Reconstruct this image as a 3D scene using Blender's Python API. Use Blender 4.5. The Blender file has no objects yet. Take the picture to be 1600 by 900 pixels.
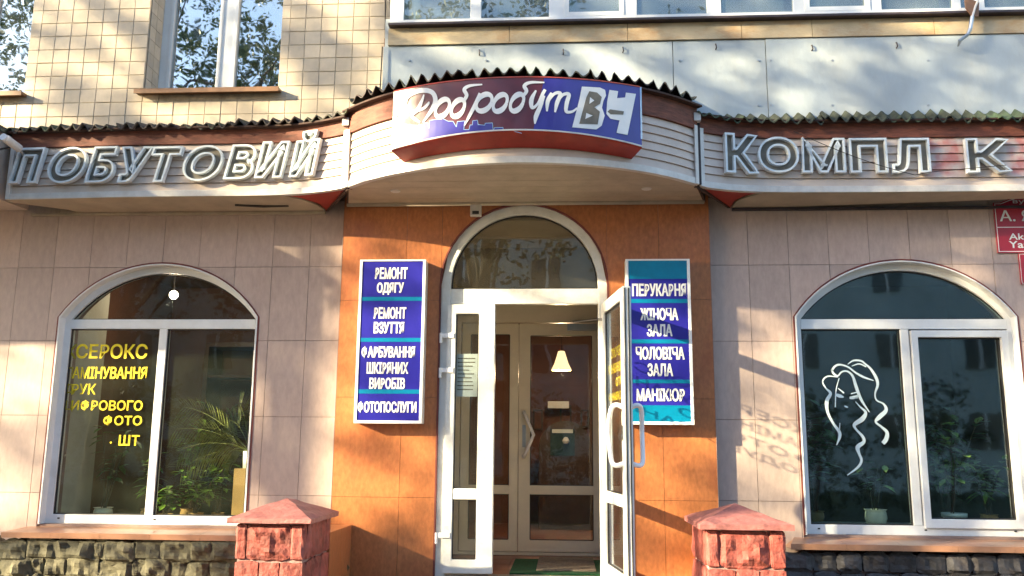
import bpy, bmesh, math, random
from mathutils import Vector, Matrix, noise
from math import sin, cos, pi, radians, sqrt, atan2
random.seed(7)
sc = bpy.context.scene
COL = sc.collection
EYE = 1.55; DIST = 6.756; FPX = 1356.2
YAW, PIT, ROL = radians(-3.488), radians(10.386), radians(0.483)

# ---------------------------------------------------------------- camera
fwd = Vector((sin(YAW)*cos(PIT), cos(YAW)*cos(PIT), sin(PIT)))
rt = Vector((cos(YAW), -sin(YAW), 0)); up = rt.cross(fwd)
CR = rt*cos(ROL) + up*sin(ROL); CU = -rt*sin(ROL) + up*cos(ROL)
cam = bpy.data.cameras.new('camera'); camo = bpy.data.objects.new('camera', cam); COL.objects.link(camo)
M = Matrix((CR, CU, -fwd)).transposed().to_4x4(); M.translation = Vector((0, -DIST, EYE)); camo.matrix_world = M
cam.sensor_width = 36; cam.lens = FPX/1600*36; cam.clip_end = 500; cam.clip_start = .05
sc.camera = camo
# ---------------------------------------------------------------- light
SUN = Vector((-1.9, -1.0, 0.75)).normalized()          # towards the sun
sl = bpy.data.lights.new('sun', 'SUN'); sl.energy = 5.0; sl.angle = radians(.8); sl.color = (1, .83, .52)
so = bpy.data.objects.new('sun', sl); COL.objects.link(so); so.rotation_euler = SUN.to_track_quat('Z', 'Y').to_euler(); so.location = SUN*30
w = bpy.data.worlds.new('World'); sc.world = w; w.use_nodes = True
nt = w.node_tree; bg = nt.nodes['Background']; sky = nt.nodes.new('ShaderNodeTexSky'); sky.sky_type = 'NISHITA'; sky.sun_disc = False
sky.sun_elevation = math.asin(SUN.z); sky.sun_rotation = atan2(SUN.x, SUN.y)
nt.links.new(sky.outputs[0], bg.inputs[0]); bg.inputs[1].default_value = .115
sc.view_settings.view_transform = 'Standard'; sc.view_settings.look = 'None'; sc.view_settings.gamma = 1
sc.view_settings.exposure = 2.3
sc.cycles.max_bounces = 8; sc.cycles.transparent_max_bounces = 16
sc.cycles.caustics_reflective = False; sc.cycles.caustics_refractive = False

def at(x, y, Y=0.):
    """a point of the photograph read off on the real plane y = Y -> (X, Z) in metres"""
    d = fwd*FPX + CR*(x-800) - CU*(y-450)
    t = (DIST+Y)/d.y
    return d.x*t, d.z*t+EYE

# ---------------------------------------------------------------- materials
def mat(name, col, rough=.6, nscale=4, namt=.15, bump=0, bscale=60, coat=0, metal=0, rnd=0, col2=None, emit=0, stretch=(1, 1, 1), dirt=0, dirtcol=(.1, .08, .06), spec=.5, dscale=1.3):
    m = bpy.data.materials.new(name); m.use_nodes = True; t = m.node_tree; N = t.nodes; L = t.links
    b = N['Principled BSDF']; b.inputs['Roughness'].default_value = rough; b.inputs['Metallic'].default_value = metal
    b.inputs['Specular IOR Level'].default_value = spec
    if coat: b.inputs['Coat Weight'].default_value = coat; b.inputs['Coat Roughness'].default_value = .06
    tc = N.new('ShaderNodeTexCoord'); mp = N.new('ShaderNodeMapping'); mp.inputs['Scale'].default_value = stretch
    gm = N.new('ShaderNodeNewGeometry'); L.new(gm.outputs['Position'], mp.inputs[0])
    n1 = N.new('ShaderNodeTexNoise'); n1.inputs['Scale'].default_value = nscale; n1.inputs['Detail'].default_value = 8; n1.inputs['Roughness'].default_value = .65
    L.new(mp.outputs[0], n1.inputs[0])
    mr = N.new('ShaderNodeMapRange'); mr.inputs[1].default_value = .3; mr.inputs[2].default_value = .7
    L.new(n1.outputs['Fac'], mr.inputs[0])
    mx = N.new('ShaderNodeMix'); mx.data_type = 'RGBA'
    c2 = col2 or tuple(max(0, c*(1-2*namt)) for c in col); c1 = tuple(min(1, c*(1+namt)) for c in col) if not col2 else col
    mx.inputs[6].default_value = (*c1, 1); mx.inputs[7].default_value = (*c2, 1); L.new(mr.outputs[0], mx.inputs[0]); out = mx.outputs[2]
    if dirt:
        n2 = N.new('ShaderNodeTexNoise'); n2.inputs['Scale'].default_value = dscale; n2.inputs['Detail'].default_value = 10; n2.inputs['Roughness'].default_value = .75
        L.new(mp.outputs[0], n2.inputs[0]); m2 = N.new('ShaderNodeMapRange'); m2.inputs[1].default_value = .5; m2.inputs[2].default_value = .75; m2.inputs[4].default_value = dirt
        L.new(n2.outputs['Fac'], m2.inputs[0]); x2 = N.new('ShaderNodeMix'); x2.data_type = 'RGBA'; x2.inputs[7].default_value = (*dirtcol, 1)
        L.new(m2.outputs[0], x2.inputs[0]); L.new(out, x2.inputs[6]); out = x2.outputs[2]
    if rnd:
        oi = N.new('ShaderNodeObjectInfo'); mm = N.new('ShaderNodeMapRange'); mm.inputs[3].default_value = 1-rnd; mm.inputs[4].default_value = 1+rnd
        L.new(oi.outputs['Random'], mm.inputs[0]); hs = N.new('ShaderNodeHueSaturation'); L.new(mm.outputs[0], hs.inputs['Value']); L.new(out, hs.inputs['Color']); out = hs.outputs[0]
    L.new(out, b.inputs['Base Color'])
    if emit: L.new(out, b.inputs['Emission Color']); b.inputs['Emission Strength'].default_value = emit
    if bump:
        n3 = N.new('ShaderNodeTexNoise'); n3.inputs['Scale'].default_value = bscale; n3.inputs['Detail'].default_value = 6
        L.new(mp.outputs[0], n3.inputs[0]); bp = N.new('ShaderNodeBump'); bp.inputs['Strength'].default_value = bump; bp.inputs['Distance'].default_value = .01
        L.new(n3.outputs['Fac'], bp.inputs['Height']); L.new(bp.outputs[0], b.inputs['Normal'])
    return m

def glassmat(name, tint=(1, 1, 1), ior=1.5, dust=0., dustcol=(.6, .6, .55), boost=1., wave=.05, rough=0.):
    m = bpy.data.materials.new(name); m.use_nodes = True; t = m.node_tree; N = t.nodes; L = t.links; N.remove(N['Principled BSDF'])
    tr = N.new('ShaderNodeBsdfTransparent'); tr.inputs[0].default_value = (*tint, 1)
    gl = N.new('ShaderNodeBsdfGlossy'); gl.inputs['Roughness'].default_value = rough; gl.inputs[0].default_value = (.92, .98, 1, 1)
    fr = N.new('ShaderNodeFresnel'); fr.inputs[0].default_value = ior
    g0 = N.new('ShaderNodeNewGeometry'); mi = N.new('ShaderNodeMapRange'); mi.inputs[3].default_value = ior; mi.inputs[4].default_value = 1/ior
    L.new(g0.outputs['Backfacing'], mi.inputs[0]); L.new(mi.outputs[0], fr.inputs[0])      # same reflectance on both faces of the pane
    ml = N.new('ShaderNodeMath'); ml.operation = 'MULTIPLY'; ml.use_clamp = True; ml.inputs[1].default_value = boost; L.new(fr.outputs[0], ml.inputs[0])
    n = N.new('ShaderNodeTexNoise'); n.inputs['Scale'].default_value = 2.2; bp = N.new('ShaderNodeBump'); bp.inputs['Strength'].default_value = wave; bp.inputs['Distance'].default_value = .02
    g = N.new('ShaderNodeNewGeometry'); L.new(g.outputs['Position'], n.inputs[0]); L.new(n.outputs[0], bp.inputs['Height']); L.new(bp.outputs[0], gl.inputs['Normal'])
    mx = N.new('ShaderNodeMixShader'); L.new(ml.outputs[0], mx.inputs[0]); L.new(tr.outputs[0], mx.inputs[1]); L.new(gl.outputs[0], mx.inputs[2]); out = mx
    if dust:
        df = N.new('ShaderNodeBsdfDiffuse'); df.inputs[0].default_value = (*dustcol, 1)
        n2 = N.new('ShaderNodeTexNoise'); n2.inputs['Scale'].default_value = 3; n2.inputs['Detail'].default_value = 8; L.new(g.outputs['Position'], n2.inputs[0])
        mr = N.new('ShaderNodeMapRange'); mr.inputs[1].default_value = .35; mr.inputs[2].default_value = .8; mr.inputs[3].default_value = dust*.3; mr.inputs[4].default_value = dust; L.new(n2.outputs[0], mr.inputs[0])
        m3 = N.new('ShaderNodeMixShader'); L.new(mr.outputs[0], m3.inputs[0]); L.new(mx.outputs[0], m3.inputs[1]); L.new(df.outputs[0], m3.inputs[2]); out = m3
    L.new(out.outputs[0], N['Material Output'].inputs[0]); return m

MT = dict(
 moss=mat('mossy_slate', (.06, .07, .05), .9, 7, .35, .7, 30, dirt=.8, dirtcol=(.10, .19, .10), dscale=2),
 ojoint=mat('brown_joint', (.16, .06, .035), .9),
 glass_fan=glassmat('fanlight_glass', (.8, .82, .78), 1.5, .05, (.45, .45, .38), 2.0),
 glass_leaf=glassmat('door_leaf_glass', (.96, .97, .95), 1.22, .02),
 pvc=mat('white_pvc', (.78, .80, .82), .28, 6, .04, dirt=.25, dirtcol=(.5, .46, .4), dscale=5),
 pvc_in=mat('cream_pvc', (.80, .74, .60), .35, 4, .05),
 pvcdirty=mat('weathered_pvc', (.76, .77, .76), .3, 8, .06, dirt=.4, dirtcol=(.42, .38, .3), dscale=7),
 rubber=mat('black_gasket', (.02, .02, .022), .5),
 glass=glassmat('clear_glass', (.88, .9, .88), 1.45, .02),
 glass_dusty=glassmat('dusty_glass', (.92, .94, .9), 1.34, .03, (.35, .42, .30)),
 glass_up=glassmat('reflecting_glass', (.45, .55, .6), 1.5, .06, (.5, .6, .65), 8.5, wave=.12, rough=.018),
 glass_bal=glassmat('veranda_glass', (.6, .68, .7), 1.5, .22, (.5, .58, .62), 3.),
 glass_r=glassmat('teal_glass', (.78, .86, .86), 1.5, .006, (.2, .32, .34), 2.1, rough=.03),
 mortar=mat('mortar', (.50, .43, .34), .9, 12, .2, .3),
 tile=mat('beige_tile', (.54, .46, .36), .35, 7, .10, .10, 25, rnd=.10, dirt=.35, dirtcol=(.38, .34, .30), dscale=1.6),
 ptile=mat('pink_stone', (.50, .385, .345), .42, 26, .08, .03, 180, coat=.3, rnd=.07, dirt=.6, dirtcol=(.37, .265, .225), dscale=2.2, stretch=(1, 1, .4)),
 otile=mat('orange_granite', (.44, .16, .06), .30, 40, .14, .05, 150, coat=.4, rnd=.04, dirt=.7, dirtcol=(.26, .065, .035), dscale=2.6, stretch=(1, 1, .5)),
 joint=mat('dark_joint', (.29, .20, .17), .9),
 sealant=mat('red_sealant', (.16, .035, .03), .7),
 sill=mat('brown_sill_stone', (.42, .215, .13), .35, 5, .12, .05, 90, coat=.3, dirt=.3, dirtcol=(.3, .17, .11)),
 rubble=mat('grey_green_rubble', (.12, .11, .07), .85, 11, .35, 1.0, 22, rnd=.15, dirt=.5, dirtcol=(.10, .10, .06), dscale=6),
 darkrock=mat('dark_rock', (.055, .055, .065), .7, 14, .35, .8, 30, rnd=.3, dirt=.4, dirtcol=(.12, .08, .065), dscale=4),
 redrock=mat('red_rock', (.27, .058, .045), .72, 13, .3, .9, 32, rnd=.18, dirt=.55, dirtcol=(.30, .13, .12), dscale=6),
 cap=mat('red_stone_cap', (.30, .115, .11), .5, 18, .2, .4, 40, dirt=.5, dirtcol=(.25, .08, .07), dscale=6),
 pmortar=mat('pier_mortar', (.30, .20, .19), .9, 12, .2, .4),
 siding=mat('white_siding', (.62, .52, .46), .5, 5, .06, .15, 14, rnd=.05, dirt=.45, dirtcol=(.40, .30, .26), dscale=2.2),
 trim=mat('white_metal_trim', (.66, .64, .62), .35, 8, .1, dirt=.3, dirtcol=(.4, .3, .25), dscale=6),
 soffit=mat('beige_soffit', (.46, .385, .30), .6, 6, .1, .2, 10, rnd=.05, dirt=.3, dirtcol=(.30, .22, .16), dscale=2),
 redpaint=mat('red_paint', (.36, .028, .015), .5, 8, .15, dirt=.25, dirtcol=(.2, .02, .015)),
 brownboard=mat('rust_brown_board', (.19, .058, .035), .7, 8, .3, .3, 30, stretch=(1, 1, 5)),
 darkbrown=mat('dark_brown', (.055, .025, .018), .8, 9, .3),
 slate=mat('corrugated_slate', (.075, .06, .058), .9, 10, .3, .7, 30, dirt=.9, dirtcol=(.085, .16, .06), dscale=1.5),
 panel=mat('blue_grey_asbestos_panel', (.44, .50, .54), .75, 2.2, .08, .25, 30, rnd=.03, dirt=.5, dirtcol=(.42, .43, .43), dscale=1.1, stretch=(1, 1, .55)),
 ledge=mat('rusty_cream_ledge', (.52, .42, .28), .7, 3, .1, .35, 24, rnd=.05, dirt=.85, dirtcol=(.42, .20, .065), dscale=2.4, stretch=(1, 1, 1.8)),
 darkmetal=mat('dark_metal_flashing', (.05, .035, .04), .5, 9, .3),
 brownmetal=mat('brown_sill_metal', (.22, .115, .06), .45, 6, .2),
 lettergrey=mat('grey_letter_face', (.185, .165, .135), .6, 12, .2, dirt=.3, dirtcol=(.26, .22, .16)),
 letterwhite=mat('white_letter_rim', (.74, .80, .84), .25, 9, .08, coat=.4, dirt=.25, dirtcol=(.45, .42, .38), dscale=8),
 maroon=mat('maroon_film', (.11, .018, .035), .35, 4, .08, coat=.25),
 blue=mat('royal_blue_film', (.032, .026, .28), .3, 4, .1, coat=.4),
 navy=mat('deep_blue_film', (.022, .018, .30), .3, 4, .08, coat=.3),
 cyan=mat('cyan_film', (.0, .19, .36), .3, 6, .1, coat=.3),
 paleline=mat('pale_blue_line', (.35, .55, .85), .4),
 white=mat('white_print', (.82, .83, .85), .4, 10, .03),
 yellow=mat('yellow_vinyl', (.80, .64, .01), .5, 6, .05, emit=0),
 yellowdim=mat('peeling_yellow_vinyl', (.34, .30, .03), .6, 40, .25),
 whitedecal=mat('white_vinyl', (.70, .82, .86), .5, 9, .05),
 plaque=mat('crimson_plaque', (.40, .02, .045), .35, 5, .08, coat=.3),
 handle=mat('white_handle', (.82, .83, .86), .22, 6, .03),
 chrome=mat('grey_metal', (.45, .45, .45), .3, 6, .1, metal=.9),
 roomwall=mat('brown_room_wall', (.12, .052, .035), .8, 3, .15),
 hallwall=mat('terracotta_hall_wall', (.20, .075, .045), .75, 3, .2),
 vestwall=mat('beige_vestibule_wall', (.62, .52, .40), .8, 3, .1),
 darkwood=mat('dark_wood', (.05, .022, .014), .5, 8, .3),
 cream=mat('cream_reveal', (.50, .49, .42), .7, 3, .08),
 floor=mat('red_floor_tile', (.28, .10, .06), .4, 8, .2, rnd=.1),
 greenmat=mat('green_doormat', (.006, .085, .03), .95, 60, .4, .6, 300),
 greymat=mat('grey_brown_doormat', (.20, .16, .13), .95, 50, .3, .6, 200),
 paper=mat('paper', (.60, .66, .70), .8, 30, .05),
 darkteal=mat('dark_teal_reflection', (.03, .065, .07), .2, 9, .3),  # colour imitates a reflection on the hall arch
 ground=mat('asphalt_pavement', (.09, .085, .08), .9, 6, .2, .4, 90),
 step=mat('stone_step', (.25, .21, .18), .7, 8, .15, .2, 60),
 leaf=mat('leaf_green', (.075, .13, .022), .5, 3, .3),
 leafdark=mat('leaf_dark', (.05, .085, .035), .6, .7, .4),
 leafpot=mat('leaf_houseplant', (.17, .30, .04), .4, 6, .3),
 leafpotdark=mat('leaf_houseplant_dark', (.10, .19, .05), .5, 6, .3),
 palm=mat('palm_green', (.22, .25, .07), .5, 6, .3),
 bark=mat('bark', (.10, .07, .05), .9, 8, .4, .8, 30),
 pot=mat('white_pot', (.80, .84, .80), .35, 9, .06),
 potbeige=mat('beige_pot', (.74, .74, .60), .4, 9, .08),
 card=mat('cardboard', (.38, .24, .09), .8, 6, .1),
 soil=mat('soil', (.03, .02, .015), .95),
 lampglow=mat('lamp_glow', (1, .86, .66), .4, 4, 0, emit=7),
 shadeglow=mat('pendant_shade_glow', (.95, .62, .30), .5, 4, .02, emit=.55),
 curtain=mat('pale_curtain', (.36, .42, .40), .9, 3, .1, stretch=(9, 1, .3)),
 curtaing=mat('olive_curtain', (.25, .27, .16), .9, 3, .2, stretch=(9, 1, .3)),
 veranda=mat('veranda_inner_wall', (.28, .33, .34), .8, 3, .15),
 pinkcloth=mat('pink_cloth', (.55, .10, .14), .8, 6, .2),
 cable=mat('black_cable', (.03, .022, .02), .6),
 far=mat('far_plaster', (.50, .60, .62), .8, .5, .1), farwin=mat('far_window', (.05, .07, .08), .2),
)

def see_through(base, f):
    m = base.copy(); m.name = base.name+'_thin'; t = m.node_tree; N = t.nodes; L = t.links; b = N['Principled BSDF']
    tr = N.new('ShaderNodeBsdfTransparent'); mx = N.new('ShaderNodeMixShader'); mx.inputs[0].default_value = f
    L.new(b.outputs[0], mx.inputs[1]); L.new(tr.outputs[0], mx.inputs[2]); L.new(mx.outputs[0], N['Material Output'].inputs[0]); return m
MT['yellowthin'] = see_through(MT['yellow'], .25)
# siding with faded red paint where letters are missing (right wing)
def red_patches(base, spans):
    m = base.copy(); m.name = 'white_siding_with_red_paint_marks'; t = m.node_tree; N = t.nodes; L = t.links; b = N['Principled BSDF']
    src = b.inputs['Base Color'].links[0].from_socket
    g = N.new('ShaderNodeNewGeometry'); sx = N.new('ShaderNodeSeparateXYZ'); L.new(g.outputs['Position'], sx.inputs[0])
    acc = None
    for (cx, hw) in spans:
        a = N.new('ShaderNodeMath'); a.operation = 'SUBTRACT'; a.inputs[1].default_value = cx; L.new(sx.outputs[0], a.inputs[0])
        ab = N.new('ShaderNodeMath'); ab.operation = 'ABSOLUTE'; L.new(a.outputs[0], ab.inputs[0])
        mr = N.new('ShaderNodeMapRange'); mr.inputs[1].default_value = hw+.02; mr.inputs[2].default_value = hw-.03; mr.inputs[4].default_value = .75; L.new(ab.outputs[0], mr.inputs[0])
        if acc is None: acc = mr.outputs[0]
        else:
            s = N.new('ShaderNodeMath'); s.operation = 'MAXIMUM'; L.new(acc, s.inputs[0]); L.new(mr.outputs[0], s.inputs[1]); acc = s.outputs[0]
    zz = N.new('ShaderNodeMapRange'); zz.inputs[1].default_value = 3.555; zz.inputs[2].default_value = 3.60; L.new(sx.outputs[2], zz.inputs[0])
    n = N.new('ShaderNodeTexNoise'); n.inputs['Scale'].default_value = 9; L.new(g.outputs['Position'], n.inputs[0])
    nr = N.new('ShaderNodeMapRange'); nr.inputs[1].default_value = .35; nr.inputs[2].default_value = .6; L.new(n.outputs[0], nr.inputs[0])
    p = N.new('ShaderNodeMath'); p.operation = 'MULTIPLY'; L.new(acc, p.inputs[0]); L.new(zz.outputs[0], p.inputs[1])
    q = N.new('ShaderNodeMath'); q.operation = 'MULTIPLY'; L.new(p.outputs[0], q.inputs[0]); L.new(nr.outputs[0], q.inputs[1])
    x = N.new('ShaderNodeMix'); x.data_type = 'RGBA'; x.inputs[7].default_value = (.55, .13, .11, 1); L.new(q.outputs[0], x.inputs[0]); L.new(src, x.inputs[6]); L.new(x.outputs[2], b.inputs['Base Color'])
    return m
MT['siding_r'] = red_patches(MT['siding'], [(2.83, .15), (3.52, .20)])

# ---------------------------------------------------------------- helpers
def link(name, me, parent=None, m=None, smooth=False):
    o = bpy.data.objects.new(name, me); COL.objects.link(o)
    if parent is not None: o.parent = parent
    if m is not None and me is not None and not me.materials: me.materials.append(MT[m] if isinstance(m, str) else m)
    if smooth and me: me.polygons.foreach_set('use_smooth', [True]*len(me.polygons))
    return o
def tag(o, label=None, cat=None, group=None, kind=None):
    if label: o['label'] = label
    if cat: o['category'] = cat
    if group: o['group'] = group
    if kind: o['kind'] = kind
    return o
def empty(name, loc, label, cat, group=None):
    o = bpy.data.objects.new(name, None); COL.objects.link(o); o.location = loc; o.empty_display_size = .1
    return tag(o, label, cat, group)
class MB:
    """collects boxes, tubes and sweeps given in world coordinates; build() links them as one mesh object"""
    def __init__(s): s.v = []; s.f = []
    def add(s, vs, fs):
        k = len(s.v); s.v += [tuple(v) for v in vs]; s.f += [[i+k for i in f] for f in fs]; return s
    def box(s, x0, x1, y0, y1, z0, z1):
        v = [(x, y, z) for x in (x0, x1) for y in (y0, y1) for z in (z0, z1)]
        return s.add(v, [(0, 1, 3, 2), (4, 6, 7, 5), (0, 4, 5, 1), (2, 3, 7, 6), (0, 2, 6, 4), (1, 5, 7, 3)])
    def prism(s, pts, y0, y1):              # polygon in XZ extruded along y
        n = len(pts); v = [(x, y0, z) for x, z in pts]+[(x, y1, z) for x, z in pts]
        return s.add(v, [list(range(n)), list(range(2*n-1, n-1, -1))]+[(i, i+n, (i+1) % n+n, (i+1) % n) for i in range(n)])
    def slab(s, pts, z0, z1):               # polygon in XY extruded along z
        n = len(pts); v = [(x, y, z0) for x, y in pts]+[(x, y, z1) for x, y in pts]
        return s.add(v, [list(range(n)), list(range(2*n-1, n-1, -1))]+[(i, i+n, (i+1) % n+n, (i+1) % n) for i in range(n)])
    def ring(s, A, B, y0, y1, closed=True): # frame between two outlines in XZ
        n = len(A); v = [(x, y0, z) for x, z in A]+[(x, y0, z) for x, z in B]+[(x, y1, z) for x, z in A]+[(x, y1, z) for x, z in B]
        f = []
        for i in range(n if closed else n-1):
            j = (i+1) % n
            f += [(i, j, n+j, n+i), (2*n+i, 3*n+i, 3*n+j, 2*n+j), (i, 2*n+i, 2*n+j, j), (n+i, n+j, 3*n+j, 3*n+i)]
        if not closed: f += [(0, n, 3*n, 2*n), (n-1, 3*n-1, 4*n-1, 2*n-1)]
        return s.add(v, f)
    def tube(s, pts, r, n=8, caps=True):
        pts = [Vector(p) for p in pts]; rr = r if isinstance(r, (list, tuple)) else [r]*len(pts); k = len(s.v); m = len(pts)
        T = [(pts[min(i+1, m-1)]-pts[max(i-1, 0)]).normalized() for i in range(m)]
        u = T[0].orthogonal().normalized()
        for i in range(m):
            u = (u-T[i]*u.dot(T[i])).normalized(); w_ = T[i].cross(u)
            s.v += [tuple(pts[i]+(u*cos(2*pi*j/n)+w_*sin(2*pi*j/n))*rr[i]) for j in range(n)]
        for i in range(m-1):
            for j in range(n): s.f.append([k+i*n+j, k+i*n+(j+1) % n, k+(i+1)*n+(j+1) % n, k+(i+1)*n+j])
        if caps: s.f += [[k+j for j in range(n)][::-1], [k+(m-1)*n+j for j in range(n)]]
        return s
    def lathe(s, cx, cy, prof, n=20):
        k = len(s.v)
        for r, z in prof: s.v += [(cx+r*cos(2*pi*j/n), cy+r*sin(2*pi*j/n), z) for j in range(n)]
        for i in range(len(prof)-1):
            for j in range(n): s.f.append([k+i*n+j, k+i*n+(j+1) % n, k+(i+1)*n+(j+1) % n, k+(i+1)*n+j])
        return s
    def sweep(s, path, sec):                # section (offset outward, z) swept along an XY path
        m = len(path); q = len(sec); k = len(s.v)
        for i in range(m):
            a = path[max(i-1, 0)]; b = path[min(i+1, m-1)]; d = Vector((b[0]-a[0], b[1]-a[1])).normalized(); nx, ny = d.y, -d.x
            s.v += [(path[i][0]+nx*o, path[i][1]+ny*o, z) for o, z in sec]
        for i in range(m-1):
            for j in range(q): s.f.append([k+i*q+j, k+(i+1)*q+j, k+(i+1)*q+(j+1) % q, k+i*q+(j+1) % q])
        s.f += [[k+j for j in range(q)], [k+(m-1)*q+j for j in range(q)][::-1]]
        return s
    def mesh(s, name, fix=True):
        me = bpy.data.meshes.new(name); me.from_pydata(s.v, [], s.f)
        if fix:
            bm = bmesh.new(); bm.from_mesh(me); bmesh.ops.recalc_face_normals(bm, faces=bm.faces); bm.to_mesh(me); bm.free()
        me.update(); return me
    def build(s, name, m, parent=None, smooth=False, fix=True, bevel=0, kind=None, label=None):
        me = s.mesh(name, fix)
        if bevel:
            bm = bmesh.new(); bm.from_mesh(me)
            bmesh.ops.bevel(bm, geom=[e for e in bm.edges if len(e.link_faces) == 2 and e.calc_face_angle() > .6], offset=bevel, segments=2, affect='EDGES', profile=.6)
            bm.to_mesh(me); bm.free()
        pl = Vector((0, 0, 0))
        if parent is not None:
            q = parent
            while q is not None: pl += q.location; q = q.parent
            me.transform(Matrix.Translation(-pl))
        o = link(name, me, parent, m, smooth)
        if kind: o['kind'] = kind
        if label: o['label'] = label
        return o

def arch_pts(x0, x1, z0, zs, zt, n=24):
    """closed outline: bottom left, up, over the segment arch, down"""
    hw = (x1-x0)/2; h = zt-zs; R = (hw*hw+h*h)/(2*h); cx = (x0+x1)/2; cz = zt-R; a = math.asin(min(1, hw/R))
    if h > hw: a = pi/2; R = hw; cz = zs
    return [(x0, z0)]+[(cx+R*sin(-a+2*a*i/n), cz+R*cos(-a+2*a*i/n)) for i in range(n+1)]+[(x1, z0)]
def arch_top(op, x):
    x0, x1, z0, zs, zt = op; hw = (x1-x0)/2; h = zt-zs
    if h <= 0: return zt
    R = (hw*hw+h*h)/(2*h); cz = zt-R; cx = (x0+x1)/2
    return cz+sqrt(max(0, R*R-(x-cx)**2))
def panel(x0, x1, z0, z1, y0, y1, ops=()):
    """slab in the XZ plane with arched openings cut out; None when nothing remains"""
    xs = {x0, x1}
    for op in ops:
        for e in (op[0], op[1]):
            if x0 < e < x1: xs.add(e)
        if op[4] > op[3] and op[1] > x0 and op[0] < x1 and z1 > op[3] and z0 < op[4]:
            k = 28
            for i in range(k+1):
                e = op[0]+(op[1]-op[0])*i/k
                if x0 < e < x1: xs.add(e)
    xs = sorted(xs); bm = bmesh.new(); cache = {}
    def V(x, z):
        key = (round(x, 5), round(z, 5))
        if key not in cache: cache[key] = bm.verts.new((x, y0, z))
        return cache[key]
    def quad(xa, xb, a0, b0, a1, b1):
        vs = []
        for p in (V(xa, a0), V(xb, b0), V(xb, b1), V(xa, a1)):
            if p not in vs: vs.append(p)
        if len(vs) > 2 and (a1-a0 > 1e-4 or b1-b0 > 1e-4):
            try: bm.faces.new(vs)
            except ValueError: pass
    for xa, xb in zip(xs[:-1], xs[1:]):
        if xb-xa < 1e-5: continue
        mid = (xa+xb)/2; op = next((o for o in ops if o[0] < mid < o[1]), None)
        if op is None: quad(xa, xb, z0, z0, z1, z1); continue
        if op[2] > z0: quad(xa, xb, z0, z0, min(z1, op[2]), min(z1, op[2]))
        ta = min(z1, max(z0, arch_top(op, xa))); tb = min(z1, max(z0, arch_top(op, xb)))
        if op[4] < z1 or ta < z1-1e-4 or tb < z1-1e-4: quad(xa, xb, ta, tb, z1, z1)
    if not bm.faces: bm.free(); return None
    r = bmesh.ops.extrude_face_region(bm, geom=list(bm.faces))
    bmesh.ops.translate(bm, verts=[g for g in r['geom'] if isinstance(g, bmesh.types.BMVert)], vec=(0, y1-y0, 0))
    bmesh.ops.recalc_face_normals(bm, faces=bm.faces)
    me = bpy.data.meshes.new('panel'); bm.to_mesh(me); bm.free(); return me
def pobj(name, me, m, parent):
    pl = Vector((0, 0, 0)); q = parent
    while q is not None: pl += q.location; q = q.parent
    me.transform(Matrix.Translation(-pl)); return link(name, me, parent, m)

def rock(x0, x1, y0, y1, z0, z1, amp=.02, cuts=5, seed=0):
    bm = bmesh.new(); bmesh.ops.create_cube(bm, size=1); bmesh.ops.subdivide_edges(bm, edges=bm.edges, cuts=cuts, use_grid_fill=True)
    c = Vector(((x0+x1)/2, (y0+y1)/2, (z0+z1)/2)); s = Vector((x1-x0, y1-y0, z1-z0))
    for v in bm.verts:
        q = v.co.copy(); e = sorted([.5-abs(q.x), .5-abs(q.y), .5-abs(q.z)])
        f = min(1, e[1]*5)                          # 0 on the arrises, 1 inside a face
        p = Vector((q.x*s.x, q.y*s.y, q.z*s.z)); nn = p/ max(s) + Vector((seed*3.7, seed*1.3, seed*2.1))
        d = noise.noise(p*9+Vector((seed*5.1, 0, seed)))*1.0+noise.noise(p*22+Vector((seed, seed, 0)))*.5+.35
        n = Vector((0, 0, 0))
        for i in range(3):
            if abs(q[i]) > .499: n[i] = 1 if q[i] > 0 else -1
        if n.length > 0: n.normalize()
        v.co = c+p+n*amp*d*f - n*amp*.25*(1-f)
    me = bpy.data.meshes.new('rock'); bm.to_mesh(me); bm.free(); return me

# text -> (outline loops, filled mesh) in a unit box fitted to w x h, origin at lower left
def text_data(body, w_, h_, bold=0., shear=0.):
    c = bpy.data.curves.new('lettering', 'FONT'); c.body = body; c.size = 1; c.offset = bold; c.shear = shear; c.resolution_u = 4
    o = bpy.data.objects.new('lettering', c); COL.objects.link(o)
    dg = bpy.context.evaluated_depsgraph_get(); dg.update(); e = o.evaluated_get(dg); me = e.to_mesh()
    V = [(v.co.x, v.co.y) for v in me.vertices]; F = [list(p.vertices) for p in me.polygons]; e.to_mesh_clear()
    bpy.data.objects.remove(o); bpy.data.curves.remove(c)
    xs = [v[0] for v in V]; ys = [v[1] for v in V]; ax, bx, ay, by = min(xs), max(xs), min(ys), max(ys)
    V = [((x-ax)/(bx-ax)*w_, (y-ay)/(by-ay)*h_) for x, y in V]
    # weld and find boundary loops
    key = {}; idx = []; VV = []
    for v in V:
        k = (round(v[0], 5), round(v[1], 5))
        if k not in key: key[k] = len(VV); VV.append(v)
        idx.append(key[k])
    F = [[idx[i] for i in f] for f in F]; F = [f for f in F if len(set(f)) == len(f)]
    cnt = {}
    for f in F:
        for i in range(len(f)):
            a, b = f[i], f[(i+1) % len(f)]; cnt[(a, b)] = 1
    nxt = {a: b for (a, b) in cnt if (b, a) not in cnt}
    loops = []; seen = set()
    for s in list(nxt):
        if s in seen: continue
        L = []; p = s
        while p not in seen and p in nxt: seen.add(p); L.append(VV[p]); p = nxt[p]
        if len(L) > 2: loops.append(L)
    return VV, F, loops
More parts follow.
